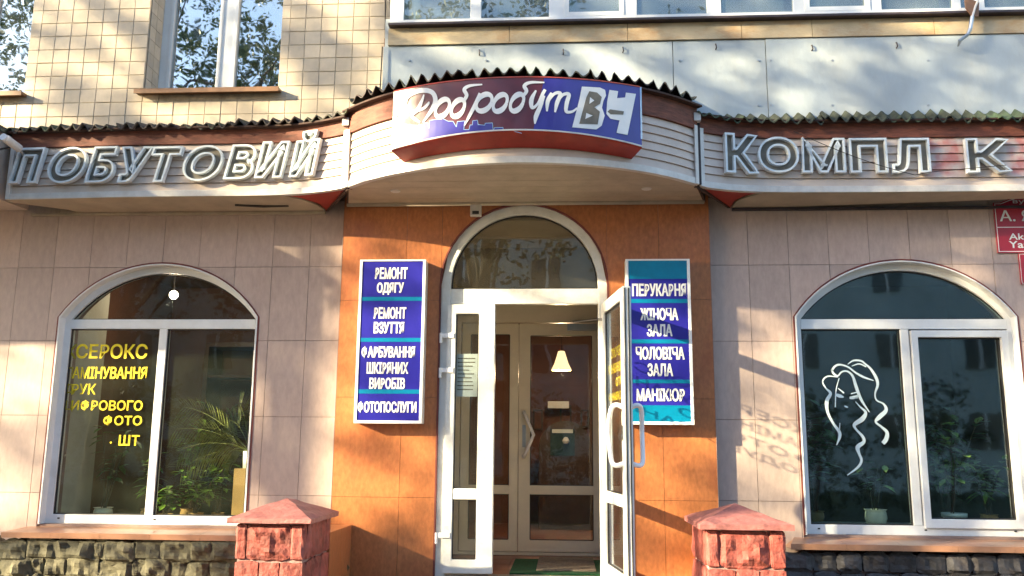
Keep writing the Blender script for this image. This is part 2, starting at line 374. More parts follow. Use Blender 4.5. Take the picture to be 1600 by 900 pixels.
def loop_normals(L):
    n = len(L); L2 = [L[i] for i in range(n) if (Vector(L[i])-Vector(L[i-1])).length > 1e-4]; n = len(L2); out = []
    for i in range(n):
        p, a, b = Vector(L2[i]), Vector(L2[i-1]), Vector(L2[(i+1) % n]); d1 = (p-a).normalized(); d2 = (b-p).normalized()
        n1 = Vector((d1.y, -d1.x)); nn = n1+Vector((d2.y, -d2.x)); nn = nn/nn.length if nn.length > .1 else n1
        out.append((p, nn*min(1.6, 1/max(.4, nn.dot(n1)))))
    return out
def bold_rim(mb, loops, w_, fn):
    for L in loops:
        q = loop_normals(L); n = len(q); vs = []
        for p, nn in q: a, b = p-nn*w_*.3, p+nn*w_; vs += [fn(a.x, a.y), fn(b.x, b.y)]
        mb.add(vs, [(2*i, 2*i+1, (2*i+3) % (2*n), (2*i+2) % (2*n)) for i in range(n)])
def text_flat(name, body, x0, x1, z0, z1, y, m, parent, bold=0., shear=0., fn=None, th=.003):
    """flat lettering on a wall plane; fn maps (x, z, n) to 3-D for curved faces"""
    V, F, L = text_data(body, x1-x0, z1-z0, 0, shear)
    g = fn or (lambda x, z, n: (x, y-n, z))
    vs = [g(x0+a, z0+b, th) for a, b in V]
    mb = MB(); mb.add(vs, F)
    if bold: bold_rim(mb, L, bold*(z1-z0), lambda a, b: g(x0+a, z0+b, th+.0005))
    return mb.build(name, m, parent, fix=False)
def ribbon(mb, pts, fn):
    """strip of varying width through pts (u, v, w); fn maps to 3-D"""
    P = []
    n = len(pts)
    for i in range(n-1):
        p0, p1, p2, p3 = pts[max(i-1, 0)], pts[i], pts[i+1], pts[min(i+2, n-1)]
        for k in range(6):
            t = k/6
            P.append([.5*((2*p1[j])+(-p0[j]+p2[j])*t+(2*p0[j]-5*p1[j]+4*p2[j]-p3[j])*t*t+(-p0[j]+3*p1[j]-3*p2[j]+p3[j])*t**3) for j in range(3)])
    P.append(list(pts[-1])); vs = []; m = len(P)
    for i in range(m):
        a, b = P[max(i-1, 0)], P[min(i+1, m-1)]; dx, dy = b[0]-a[0], b[1]-a[1]; l = sqrt(dx*dx+dy*dy) or 1
        ox, oy = -dy/l*P[i][2]/2, dx/l*P[i][2]/2
        vs += [fn(P[i][0]+ox, P[i][1]+oy), fn(P[i][0]-ox, P[i][1]-oy)]
    mb.add(vs, [(2*i, 2*i+1, 2*i+3, 2*i+2) for i in range(m-1)])

# ---------------------------------------------------------------- ground
tag(MB().add([(-150, -150, 0), (150, -150, 0), (150, 150, 0), (-150, 150, 0)], [(0, 1, 2, 3)]).build('ground', 'ground'), kind='structure')
tag(MB().box(-60, 60, -60, -9, .004, .01).build('grass_verge', 'leafdark'), kind='structure')
st = tag(MB().box(-1.55, .95, -1.3, .02, 0, .58).box(-1.55, .95, -1.62, -1.3, 0, .44).box(-1.55, .95, -1.94, -1.62, 0, .30).box(-1.55, .95, -2.26, -1.94, 0, .15).build('porch_steps', 'step', bevel=.008), kind='structure')

# ---------------------------------------------------------------- the building
B = empty('apartment_building', (0, 0, 0), 'tiled apartment block with pink stone ground floor, arched shop windows and orange entrance', 'building')
WL = (-4.10, -2.45, .93, 2.56, 3.00); WR = (1.777, 3.44, .93, 2.56, 3.00); DOOR = (-.967, .335, .55, 2.80, 3.451)
UW = (-3.564, -2.40, 4.50, 9, 9); UW0 = (-5.9, -4.62, 4.50, 9, 9)
LOW = [WL, WR, DOOR]
# lower wall
lw = pobj('lower_wall', panel(-9, 9, 0, 4.1, .014, .30, LOW), 'joint', B)
g = .0017
random.seed(3)
def cladding(parent, xs, zs, y, th, ops, m, name, gap=g, tilt=0.):
    for i in range(len(xs)-1):
        for j in range(len(zs)-1):
            me = panel(xs[i]+gap, xs[i+1]-gap, zs[j]+gap, zs[j+1]-gap, y+random.uniform(0, .0015), y+th, ops)
            if me: pobj(name, me, m, parent)
zr = [.79, 1.169, 1.769, 2.369, 2.969, 3.52]
grow = lambda op: (op[0]-.012, op[1]+.012, op[2]-.2, op[3], op[4]+.012)
LOWg = [grow(WL), grow(WR), grow(DOOR)]
cladding(lw, [-4.80+.305*i for i in range(10)]+[-1.768], zr, 0, .02, LOWg, 'ptile', 'stone_panel')
cladding(lw, [1.135]+[1.135+.31*i for i in range(1, 9)], zr, 0, .02, LOWg, 'ptile', 'stone_panel')
mb = MB(); [mb.box(a, b, .0, .02, .3, 3.52) for a, b in ((-9, -4.803), (3.62, 9))]
mb.build('stone_facing', 'ptile', lw)
# projecting orange entrance wall
YE = -.08
DO2 = [(DOOR[0], DOOR[1], .5, DOOR[3], DOOR[4])]
ew = pobj('entrance_wall', panel(-1.764, 1.131, .5, 3.52, YE+.014, .0, DO2), 'ojoint', B)
cladding(ew, [-1.768, -1.25, -.967+.0, -.31, .335, .74, 1.135], [.5, 1.169, 1.92, 2.68, 3.52], YE, .014, [grow(DO2[0])], 'otile', 'granite_panel', .0012)
for a in (-1.7695, 1.1335): MB().box(a, a+.0035, YE-.001, .013, .5, 3.5).build('edge_strip', 'joint', ew)
# dark joint strips round the arches
for op, nm in ((WL, 'l'), (WR, 'r')):
    a = arch_pts(op[0]-.012, op[1]+.012, op[2], op[3], op[4]+.012); b = arch_pts(op[0], op[1], op[2], op[3], op[4])
    MB().ring(a, b, -.004, .02, closed=False).build('sealant_line', 'sealant', lw)
a = arch_pts(DOOR[0]-.012, DOOR[1]+.012, .6, DOOR[3], DOOR[4]+.012); b = arch_pts(DOOR[0], DOOR[1], .6, DOOR[3], DOOR[4])
MB().ring(a, b, YE-.003, YE+.018, closed=False).build('sealant_line', 'sealant', ew)

# upper tiled wall
uw = pobj('upper_wall', panel(-9, 9, 4.0, 9, .0045, .30, [UW, UW0]), 'mortar', B)
TW, TH = .1375, .1225
z0t = 4.525-4*TH
random.seed(11)
shared = {}
cnt_t = 0
for j in range(0, 13):
    for i in range(-3, 27):
        x0 = -4.53+TW*(i-4); x1 = x0+TW; za = z0t+TH*j; zb = za+TH
        if x0 > -1.35 or x0 < -5.2: continue
        if x1 > UW[0]+.02 and x0 < UW[1]-.02 and zb > UW[2]+.01:
            if x0 >= UW[0] and x1 <= UW[1]: continue
        if x1 < UW0[1] and zb > UW0[2]+.01: continue
        full = not any(x1 > o[0] and x0 < o[1] and zb > o[2] for o in (UW, UW0))
        if full:
            if 't' not in shared:
                mb = MB().box(-TW/2+.0022, TW/2-.0022, 0, .012, -TH/2+.0022, TH/2-.0022); me = mb.mesh('tile')
                bm = bmesh.new(); bm.from_mesh(me); bmesh.ops.bevel(bm, geom=[e for e in bm.edges if all(v.co.y < .001 for v in e.verts)], offset=.003, segments=1, affect='EDGES'); bm.to_mesh(me); bm.free(); shared['t'] = me
            o = link('tile', shared['t'], uw, 'tile'); o.location = ((x0+x1)/2+random.uniform(-.001, .001), random.uniform(-.002, .001), (za+zb)/2+random.uniform(-.001, .001)); o.rotation_euler = (random.gauss(0, .006), random.gauss(0, .004), random.gauss(0, .006))
        else:
            me = panel(x0+.0022, x1-.0022, za+.0022, zb-.0022, random.uniform(-.001, .001), .012, [UW, UW0])
            if me: pobj('tile', me, 'tile', uw)
        cnt_t += 1
# tiles of the window reveal (left side of the upper window)
for k in range(8):
    za = z0t+TH*(k+3.8)
    for q in range(2):
        MB().box(UW[0]-.004, UW[0]+.006, .012+q*.105, .112+q*.105, max(4.5, za+.002), za+TH-.002).build('reveal_tile', 'tile', uw)
mb = MB()
for j in range(14, 36):
    for i in range(-30, 27):
        x0 = -4.53+TW*(i-4)
        if x0 > -1.35 or any(x0+TW > o[0] and x0 < o[1] for o in (UW, UW0)): continue
        mb.box(x0+.002, x0+TW-.002, 0, .012, z0t+TH*j+.002, z0t+TH*(j+1)-.002)
for j in range(0, 14):
    for i in range(-30, 0):
        x0 = -5.355+TW*(i)
        if x0 > -5.3 or (x0+TW > UW0[0] and x0 < UW0[1] and j > 3): continue
        mb.box(x0+.002, x0+TW-.002, 0, .012, z0t+TH*j+.002, z0t+TH*(j+1)-.002)
mb.build('remaining_tiles', 'tile', uw, fix=False, kind='stuff')

# upper windows
def upper_window(op, mull, label, y=.24):
    r = MB().box(op[0], op[1], y+.02, y+.03, op[2], op[2]+.001).build('window', 'pvc', B, label=label)   # root strip, replaced by the frame below
    x0, x1, z0 = op[0], op[1], op[2]; z1 = z0+1.5
    me = MB().ring([(x0, z0), (x0, z1), (x1, z1), (x1, z0)], [(x0+.07, z0+.06), (x0+.07, z1-.06), (x1-.05, z1-.06), (x1-.05, z0+.06)], y, y+.07).box(mull-.055, mull+.055, y+.004, y+.066, z0+.06, z1-.06).mesh('window')
    r.data = me; me.materials.append(MT['pvc'])
    for a, b in ((x0+.07, mull-.055), (mull+.055, x1-.05)):
        MB().ring([(a, z0+.06), (a, z1-.06), (b, z1-.06), (b, z0+.06)], [(a+.03, z0+.085), (a+.03, z1-.09), (b-.025, z1-.09), (b-.025, z0+.085)], y-.012, y+.05).build('sash', 'pvc', r, bevel=.004)
        MB().box(a+.03, b-.025, y+.02, y+.024, z0+.085, z1-.09).build('pane', 'glass_up', r)
    MB().box(x0-.045, x1+.03, -.075, y, z0-.035, z0-.012).box(x0-.045, x1+.03, -.078, -.070, z0-.05, z0-.01).build('window_ledge', 'brownmetal', r)
    return r
upper_window(UW, -2.965, 'white framed upper window above the left sign letters')
upper_window(UW0, -5.2, 'white framed upper window at the left picture edge')
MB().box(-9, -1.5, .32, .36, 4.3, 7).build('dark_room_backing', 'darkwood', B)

# arched shop windows
def arched_window(op, mull, label, glassm, sash=False):
    x0, x1, z0, zs, zt = op; y = .075; fw = .065
    o_ = arch_pts(x0, x1, z0, zs, zt); i_ = arch_pts(x0+fw, x1-fw*.7, z0+.07, zs-.01, zt-fw)
    r = MB().ring(o_, i_, y, y+.07).build('arched_window', 'pvc', B, bevel=.004, label=label)
    # white lining of the reveal in front of the frame
    a = arch_pts(x0+.002, x1-.002, z0, zs, zt-.002); b = arch_pts(x0+.012, x1-.012, z0, zs, zt-.012)
    MB().ring(a, b, -.008, y-.001, closed=False).build('reveal_lining', 'pvc', r)
    MB().box(x0+fw, x1-fw*.7, y-.004, y+.066, 2.473, 2.551).build('transom', 'pvc', r, bevel=.004)
    MB().box(mull-.032, mull+.032, y-.002, y+.064, z0+.07, 2.472).build('mullion', 'pvc', r, bevel=.004)
    ai = [p for p in arch_pts(x0+fw+.001, x1-fw*.7-.001, 2.552, zs-.01, zt-fw-.001)]
    ap = [p for p in ai if p[1] >= 2.551]
    MB().prism(ap, y+.03, y+.034).build('fanlight_pane', glassm, r)
    A1 = ap; cx = (x0+x1)/2
    MB().ring(A1, [(cx+(p[0]-cx)*.985, max(2.558, 2.552+(p[1]-2.552)*.975)) for p in A1], y+.02, y+.029).build('fanlight_gasket', 'rubber', r)
    for a, b, s in ((x0+fw, mull-.032, False), (mull+.032, x1-fw*.7, sash)):
        lo, hi = z0+.07, 2.473
        if s:
            MB().ring([(a+.01, lo-.015), (a+.01, hi-.012), (b-.005, hi-.012), (b-.005, lo-.015)], [(a+.06, lo+.05), (a+.06, hi-.065), (b-.055, hi-.065), (b-.055, lo+.05)], y-.022, y+.04).build('sash', 'pvc', r, bevel=.005)
            a, b, lo, hi = a+.06, b-.055, lo+.05, hi-.065
        MB().ring([(a, lo), (a, hi), (b, hi), (b, lo)], [(a+.009, lo+.009), (a+.009, hi-.009), (b-.009, hi-.009), (b-.009, lo+.009)], y+.012, y+.030).build('gasket', 'rubber', r)
        MB().box(a, b, y+.03, y+.034, lo, hi).build('pane', glassm, r)
    # stone sill, sloping to the front
    sx0, sx1 = x0-.16, x1+.12
    mb = MB(); n = 5
    for k in range(n):
        a = sx0+(sx1-sx0)*k/n+.001; b = sx0+(sx1-sx0)*(k+1)/n-.001
        v = [(a+(.1 if k == 0 else 0), .07, .92), (b-(.06 if k == n-1 else 0), .07, .92), (b, -.20, .885), (a, -.20, .885), (a, -.20, .845), (b, -.20, .845), (b, .05, .85), (a, .05, .85)]
        q = MB().add(v, [(0, 3, 2, 1), (3, 4, 5, 2), (4, 7, 6, 5), (0, 1, 6, 7), (0, 7, 4, 3), (1, 2, 5, 6)]).build('sill_slab', 'sill', r)
    # drain caps
    for c in (x0+.12, mull+.05, x1-.12): MB().box(c-.008, c+.008, y-.006, y, z0+.035, z0+.045).build('drain_cap', 'rubber', r)
    return r
awl = arched_window(WL, -3.255, 'arched shop window with yellow lettering on its left pane', 'glass_dusty')
awr = arched_window(WR, 2.625, 'arched shop window with white hair drawing on its left pane', 'glass_r', True)

# plinth of rough stone below the windows
pl = MB().box(-6, -1.7, -.10, .0, 0, .80).box(1.1, 6, -.10, .0, 0, .80).build('plinth', 'pmortar', B)
random.seed(5); k = 0
for j in range(4):
    z = .30+j*.13; x = -4.75-random.random()*.1
    while x < -1.75:
        wd = random.uniform(.08, .30); k += 1; dz = random.uniform(-.015, .02)
        o = pobj('rubble_stone', rock(x-.01, x+wd+.004, -.15-random.uniform(0, .05), -.08, z-.012+dz, z+.134+dz, .045, 6, k), 'rubble', pl); x += wd
for j in range(4):
    z = .27+j*.14; x = 1.2-random.random()*.1
    while x < 3.9:
        wd = random.uniform(.16, .24); k += 1
        o = pobj('dark_stone', rock(x, x+wd-.012, -.13-random.uniform(0, .02), -.08, z, z+.128, .025, 4, k), 'darkrock', pl); x += wd

# ---------------------------------------------------------------- door frame
YD = -.03
dfp = MB().ring(arch_pts(DOOR[0], DOOR[1], .60, 2.80, 3.451), arch_pts(DOOR[0]+.075, DOOR[1]-.07, .60, 2.80, 3.376), YD-.03, YD+.05, closed=False).box(DOOR[0]+.075, DOOR[1]-.07, YD-.022, YD+.046, 2.655, 2.775).build('door_surround', 'pvcdirty', B, bevel=.004, label='white arched door surround with fanlight')
ap = [p for p in arch_pts(DOOR[0]+.078, DOOR[1]-.073, 2.776, 2.80, 3.373)]
MB().prism(ap, YD+.01, YD+.014).build('fanlight_pane', 'glass_fan', dfp)
cx = -.315
MB().ring(ap, [(cx+(p[0]-cx)*.985, 2.783 if p[1] < 2.79 else 2.776+(p[1]-2.776)*.985) for p in ap], YD-.004, YD+.008).build('gasket', 'rubber', dfp)
MB().box(DOOR[0], DOOR[1], -.03, .06, .58, .605).build('threshold', 'chrome', dfp)

def leaf(name, w_, label, zb=.625, zt=2.645, st=.075, mid=1.20, glassm='glass', notice=False, parent=B, loc=(0, 0, 0), rot=0, m='pvcdirty', topb=.075, botb=.12, st2=None):
    """door leaf in local coordinates: hinge edge at x=0, x runs to the lock edge, y=0 outer face"""
    st2 = st2 or st
    r = MB().ring([(0, zb), (0, zt), (w_, zt), (w_, zb)], [(st, zb+botb), (st, zt-topb), (w_-st2, zt-topb), (w_-st2, zb+botb)], 0, .06).box(st, w_-st2, .003, .057, mid-.04, mid+.04)
    me = r.mesh(name); bm = bmesh.new(); bm.from_mesh(me)
    bmesh.ops.bevel(bm, geom=[e for e in bm.edges if len(e.link_faces) == 2 and e.calc_face_angle() > .6], offset=.005, segments=2, affect='EDGES'); bm.to_mesh(me); bm.free()
    o = link(name, me, parent, m); o.location = loc; o.rotation_euler = (0, 0, rot); o['label'] = label
    def sub(mb, n, mm, **k):
        mes = mb.mesh(n); return link(n, mes, o, mm, **k)
    for a, b in ((zb+botb, mid-.04), (mid+.04, zt-topb)):
        sub(MB().box(st, w_-st2, .028, .032, a, b), 'pane', glassm)
        sub(MB().ring([(st, a), (st, b), (w_-st2, b), (w_-st2, a)], [(st+.007, a+.007), (st+.007, b-.007), (w_-st2-.007, b-.007), (w_-st2-.007, a+.007)], .015, .027), 'gasket', 'rubber')
    return o, sub
# fixed narrow leaf on the left (slightly proud of the surround), with its hinges
l1, sub1 = leaf('door_leaf', .375, 'narrow closed left door leaf of white plastic with a paper notice', loc=(-.91, YD-.065, 0), st=.07, mid=1.20, st2=.125, botb=.10)
for z in (2.40, 2.13, .90):
    q = sub1(MB().box(-.045, .055, -.012, .004, z-.018, z+.018).tube([(-.045, -.008, z-.06), (-.045, -.008, z+.018)], .011), 'hinge', 'handle')
sub1(MB().box(.072, .245, .034, .036, 1.93, 2.26), 'paper_notice', 'paper')
mb = MB()
for k in range(9): mb.box(.085, .085+random.uniform(.09, .14), .0325, .0335, 2.22-k*.03, 2.228-k*.03)
sub1(mb, 'notice_print', 'lettergrey')
# open right leaf, swung out towards the street; hinge at (.275, YD-.06)
HX, HY = .285, YD-.065
LW = .78; ang = radians(180+99)  # local x runs from hinge outward to the street
l2, sub2 = leaf('door_leaf', LW, 'open right door leaf with bow handles and yellow lettering on its glass', loc=(HX, HY, 0), rot=atan2(-.80, .118), st=.085, mid=1.20, topb=.085, botb=.10, glassm='glass_leaf')
for side in (-1, 1):
    y0 = .06 if side > 0 else 0.
    yy = y0+side*.075
    x = LW-.045
    P = [(x, y0-side*.005, 1.82), (x, yy*.6+y0*.4, 1.835), (x-.03, yy, 1.80), (x-.075, yy+side*.012, 1.66), (x-.05, yy+side*.008, 1.57), (x-.02, yy, 1.46), (x, yy*.6+y0*.4, 1.435), (x, y0-side*.005, 1.45)]
    P = [(x if i in (0, 1, 6, 7) else px, py, pz) for i, (px, py, pz) in enumerate(P)]
    # smooth the bow
    S = []
    for i in range(len(P)-1):
        p0, p1, p2, p3 = [Vector(P[max(0, min(len(P)-1, i+d))]) for d in (-1, 0, 1, 2)]
        for q in range(4):
            t = q/4; S.append(.5*((2*p1)+(-p0+p2)*t+(2*p0-5*p1+4*p2-p3)*t*t+(-p0+3*p1-3*p2+p3)*t**3))
    S.append(Vector(P[-1])); sub2(MB().tube(S, .0165, 10), 'bow_handle', 'handle', smooth=True)
sub2(MB().box(LW-.06, LW-.03, -.006, .002, 1.60, 1.70).tube([(LW-.045, -.012, 1.63), (LW-.045, .0, 1.63)], .011), 'lock_plate', 'chrome')
sub2(MB().box(LW-.001, LW+.004, .012, .02, .64, 2.63).box(LW-.001, LW+.004, .038, .046, .64, 2.63), 'edge_seal', 'rubber')
sub2(MB().tube([(.03, -.03, 2.52), (.03, .0, 2.52)], .012), 'bolt', 'chrome')
# yellow lettering on the leaf glass (reads from outside)
def leaf_text(name, body, x0, x1, z0, z1):
    V, F, L = text_data(body, x1-x0, z1-z0)
    mb = MB().add([(x1-a, .0335, z0+b) for a, b in V], F); bold_rim(mb, L, .002, lambda a, b: (x1-a, .0338, z0+b)); me = mb.mesh(name, False); link(name, me, l2, 'yellowthin')
for t, a, b, z0, z1 in (('КСЕРОКС', .20, .66, 2.20, 2.27), ('ЛАМІНУВАННЯ', .10, .68, 2.09, 2.155), ('ФОТО', .36, .68, 1.985, 2.05), ('КОДУВАННЯ', .10, .68, 1.88, 1.945)):
    leaf_text('vinyl_lettering', t, a, b, z0, z1)

# ---------------------------------------------------------------- vestibule and inner door
YV = 1.32
def roomset(name, x0, x1, y0, y1, z0, z1, m, open_front=True, ceil=None, floorm=None, back=True):
    mb = MB(); q = [(x0, y0), (x0, y1), (x1, y1), (x1, y0)]
    mb.box(x0-.05, x0, y0, y1, z0, z1).box(x1, x1+.05, y0, y1, z0, z1)
    if back: mb.box(x0-.05, x1+.05, y1, y1+.05, z0, z1)
    tag(mb.build(name, m), kind='structure')
    tag(MB().box(x0-.05, x1+.05, y0, y1+.05, z1, z1+.05).build(name+'_ceiling', ceil or m), kind='structure')
    if floorm: tag(MB().box(x0-.05, x1+.05, y0, y1+.05, z0-.05, z0).build(name+'_floor', floorm), kind='structure')
roomset('vestibule_walls', -1.05, .45, .30, YV, .6, 3.42, 'vestwall', back=False)
tag(MB().box(-1.05, .45, .02, YV, .50, .59).build('vestibule_subfloor', 'joint'), kind='structure')
fl = MB().box(-1.05, .45, .061, YV, .585, .592).build('vestibule_floor', 'joint'); tag(fl, kind='structure')
for i in range(5):
    for j in range(4):
        MB().box(-1.048+i*.3, -1.052+(i+1)*.3, .07+j*.3+.003, .07+(j+1)*.3-.003, .59, .600).build('floor_tile', 'floor', fl)
tag(MB().box(-.42, .30, .10, .95, .601, .613).build('green_doormat', 'greenmat'), 'green bristle doormat inside the open doorway', 'doormat')
tag(MB().box(-.22, .24, .22, .98, .614, .626).build('grey_doormat', 'greymat'), 'small grey brown mat laid on the green doormat', 'doormat')
mb = MB().ring([(-1.05, .6), (-1.05, 2.95), (.45, 2.95), (.45, .6)], [(-.96, .6), (-.96, 2.70), (.37, 2.70), (.37, .6)], YV-.03, YV+.05)
idf = mb.build('inner_door_frame', 'pvc_in', B, bevel=.004, label='cream inner doorway frame at the back of the vestibule')
tag(MB().box(-1.05, .45, YV, YV+.06, 2.951, 3.42).build('wall_above_inner_door', 'vestwall'), kind='structure')
MB().box(-.96, .37, YV-.02, YV+.04, .6, .625).build('inner_threshold', 'pvc_in', idf)
l3, sub3 = leaf('inner_door_leaf', .53, 'fixed left inner leaf seen through the open doorway', zb=.63, zt=2.69, st=.08, mid=1.17, loc=(-.955, YV-.02, 0), m='pvc_in', glassm='glass', topb=.10, botb=.10)
l4, sub4 = leaf('inner_door_leaf', .78, 'glazed right inner leaf with bow handle, closed', zb=.63, zt=2.69, st=.105, mid=1.17, loc=(-.42, YV-.02, 0), m='pvc_in', glassm='glass', topb=.11, botb=.10, st2=.1)
S = [(.05, 0, 1.86), (.05, -.04, 1.87), (.08, -.06, 1.80), (.14, -.07, 1.66), (.08, -.06, 1.52), (.05, -.04, 1.46), (.05, 0, 1.47)]
sub4(MB().tube(S, .016, 10), 'bow_handle', 'handle', smooth=True)
sub4(MB().box(.035, .065, -.006, .001, 1.55, 1.75), 'lock_plate', 'chrome')
sub4(MB().box(.45, .72, -.05, -.005, 2.62, 2.68).tube([(.5, -.04, 2.70), (.75, -.10, 2.72)], .01), 'door_closer', 'chrome')
# hall behind
roomset('hall_walls', -1.9, 1.4, YV+.06, 4.6, .6, 3.2, 'hallwall', floorm='floor', ceil='vestwall')
tag(MB().box(-1.9, -1.05, YV+.0, YV+.055, .6, 3.2).box(.45, 1.4, YV, YV+.055, .6, 3.2).build('hall_front_wall', 'hallwall'), kind='structure')
pd = empty('pendant_lamp', (-.03, 2.6, 3.2), 'lit cream bell pendant lamp hanging in the hall behind the door', 'lamp')
pend = MB().lathe(-.03, 2.6, [(.02, 2.575), (.035, 2.57), (.05, 2.52), (.075, 2.44), (.105, 2.38), (.108, 2.365), (.10, 2.365), (.07, 2.44), (.045, 2.52), (.03, 2.56)], 24).build('lamp_shade', 'shadeglow', pd, smooth=True, fix=False)
MB().tube([(-.03, 2.6, 2.57), (-.03, 2.6, 3.2)], .004, 6).build('cord', 'cable', pd)
MB().lathe(-.03, 2.6, [(.0, 2.36), (.03, 2.37), (.042, 2.40), (.03, 2.44), (.0, 2.46)], 16).build('bulb', 'lampglow', pd, smooth=True)
def point(name, loc, e, c, parent, r=.05):
    l = bpy.data.lights.new(name, 'POINT'); l.energy = e; l.color = c; l.shadow_soft_size = r
    o = bpy.data.objects.new(name, l); COL.objects.link(o); o.parent = parent; o.location = Vector(loc)-parent.location; return o
point('lamp_light', (-.03, 2.6, 2.33), 9, (1, .72, .42), pd)
def framed(name, x0, x1, y, z0, z1, label, inner='paper', cat='picture', group=None):
    r = empty(name, ((x0+x1)/2, y, z0), label, cat, group)
    MB().ring([(x0, z0), (x0, z1), (x1, z1), (x1, z0)], [(x0+.02, z0+.02), (x0+.02, z1-.02), (x1-.02, z1-.02), (x1-.02, z0+.02)], y-.02, y).build('frame', 'darkwood', r)
    MB().box(x0+.02, x1-.02, y-.012, y-.001, z0+.02, z1-.02).build('picture_sheet', inner, r)
YH = 4.55
for (a, b, c, d, l) in ((833, 848, 640, 672, 'dark framed picture nearest the bow handle on the hall wall'), (875, 893, 633, 662, 'small dark framed picture in the middle of the hall wall'), (907, 920, 640, 668, 'dark framed picture at the right on the hall wall')):
    xa, zt = at(a, c, YH); xb, zb = at(b, d, YH); framed('picture', xa, xb, YH, zb, zt, l, 'hallwall', group='framed pictures on the hall wall')
xa, zt = at(856, 627, YH-.4); xb, zb = at(889, 638, YH-.4)
tag(MB().box(xa, xb, YH-.41, YH-.4, zb, zt).build('white_sign', 'white'), 'small blank white plate hanging before the hall pictures', 'sign')
# guessed dark arch in the hall; teal and white plates imitate a reflection
xa, zt = at(842, 655, 3.8); xb, zb = at(925, 700, 3.8); x2, zz = at(860, 670, 3.8); x3, z3 = at(898, 712, 3.8)
pr = empty('guessed_arch', ((xa+xb)/2, 3.8, .6), 'guessed dark arch shape in the hall with plates imitating a reflection', 'stand-in')
MB().prism(arch_pts(xa, xb, .6, zb, zt), 3.8, 3.86).build('board', 'darkwood', pr)
MB().box(x2, x3, 3.78, 3.799, z3, zz).build('painted_reflection', 'darkteal', pr)
MB().box(x2+.02, x3-.02, 3.77, 3.779, zz-.05, zz-.005).build('reflection_top_band', 'paper', pr)
xm, zm = at(884, 690, 3.7)
tag(MB().add(*(lambda bmv: bmv)(([], []))).add([], []).lathe(xm, 3.7, [(0, zm-.03), (.03, zm-.02), (.045, zm+.01), (.02, zm+.05), (.0, zm+.055)], 9).build('reflection_blob', 'white'), 'small white blob imitating part of a reflection in the hall', 'ornament')  # white blob stands in for the bright part of the reflection

# ---------------------------------------------------------------- shop rooms
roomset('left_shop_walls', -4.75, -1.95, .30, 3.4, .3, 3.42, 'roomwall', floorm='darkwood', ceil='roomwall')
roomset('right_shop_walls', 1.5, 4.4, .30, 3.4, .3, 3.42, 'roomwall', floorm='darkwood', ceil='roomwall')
for x0, x1, nm in ((-4.13, -2.42, 'left'), (1.74, 3.46, 'right')):
    tag(MB().box(x0, x1, .15, .55, .90, .935 if nm == 'left' else .985).build('inner_window_board', 'pvc_in'), kind='structure')
tag(MB().box(-4.14, -4.10, .30, .75, .3, 3.3).build('inner_reveal', 'cream'), kind='structure')
# room furniture seen dimly
sh = empty('shelf_unit', (-3.6, 3.2, .3), 'dim brown shelf unit at the back of the left shop', 'shelf')
MB().ring([(-4.1, .3), (-4.1, 2.7), (-3.0, 2.7), (-3.0, .3)], [(-4.05, .35), (-4.05, 2.65), (-3.05, 2.65), (-3.05, .35)], 2.9, 3.3).build('carcass', 'darkwood', sh)
for z in (.9, 1.4, 1.9, 2.3): MB().box(-4.05, -3.05, 2.92, 3.3, z, z+.03).build('shelf', 'darkwood', sh)
gl = empty('globe_lamp', (-3.86, 1.5, 3.42), 'small round lit lamp seen through the left fanlight', 'lamp')
MB().lathe(-3.86, 1.5, [(0, 2.965)]+[(.042*sin(pi*k/10), 3.005-.042*cos(pi*k/10)) for k in range(1, 10)]+[(0, 3.047)], 16).build('globe', 'lampglow', gl, smooth=True)
MB().tube([(-3.86, 1.5, 3.045), (-3.86, 1.5, 3.42)], .006, 6).build('stem', 'cable', gl)
point('lamp_light', (-3.86, 1.42, 2.9), 7, (1, .8, .55), gl)

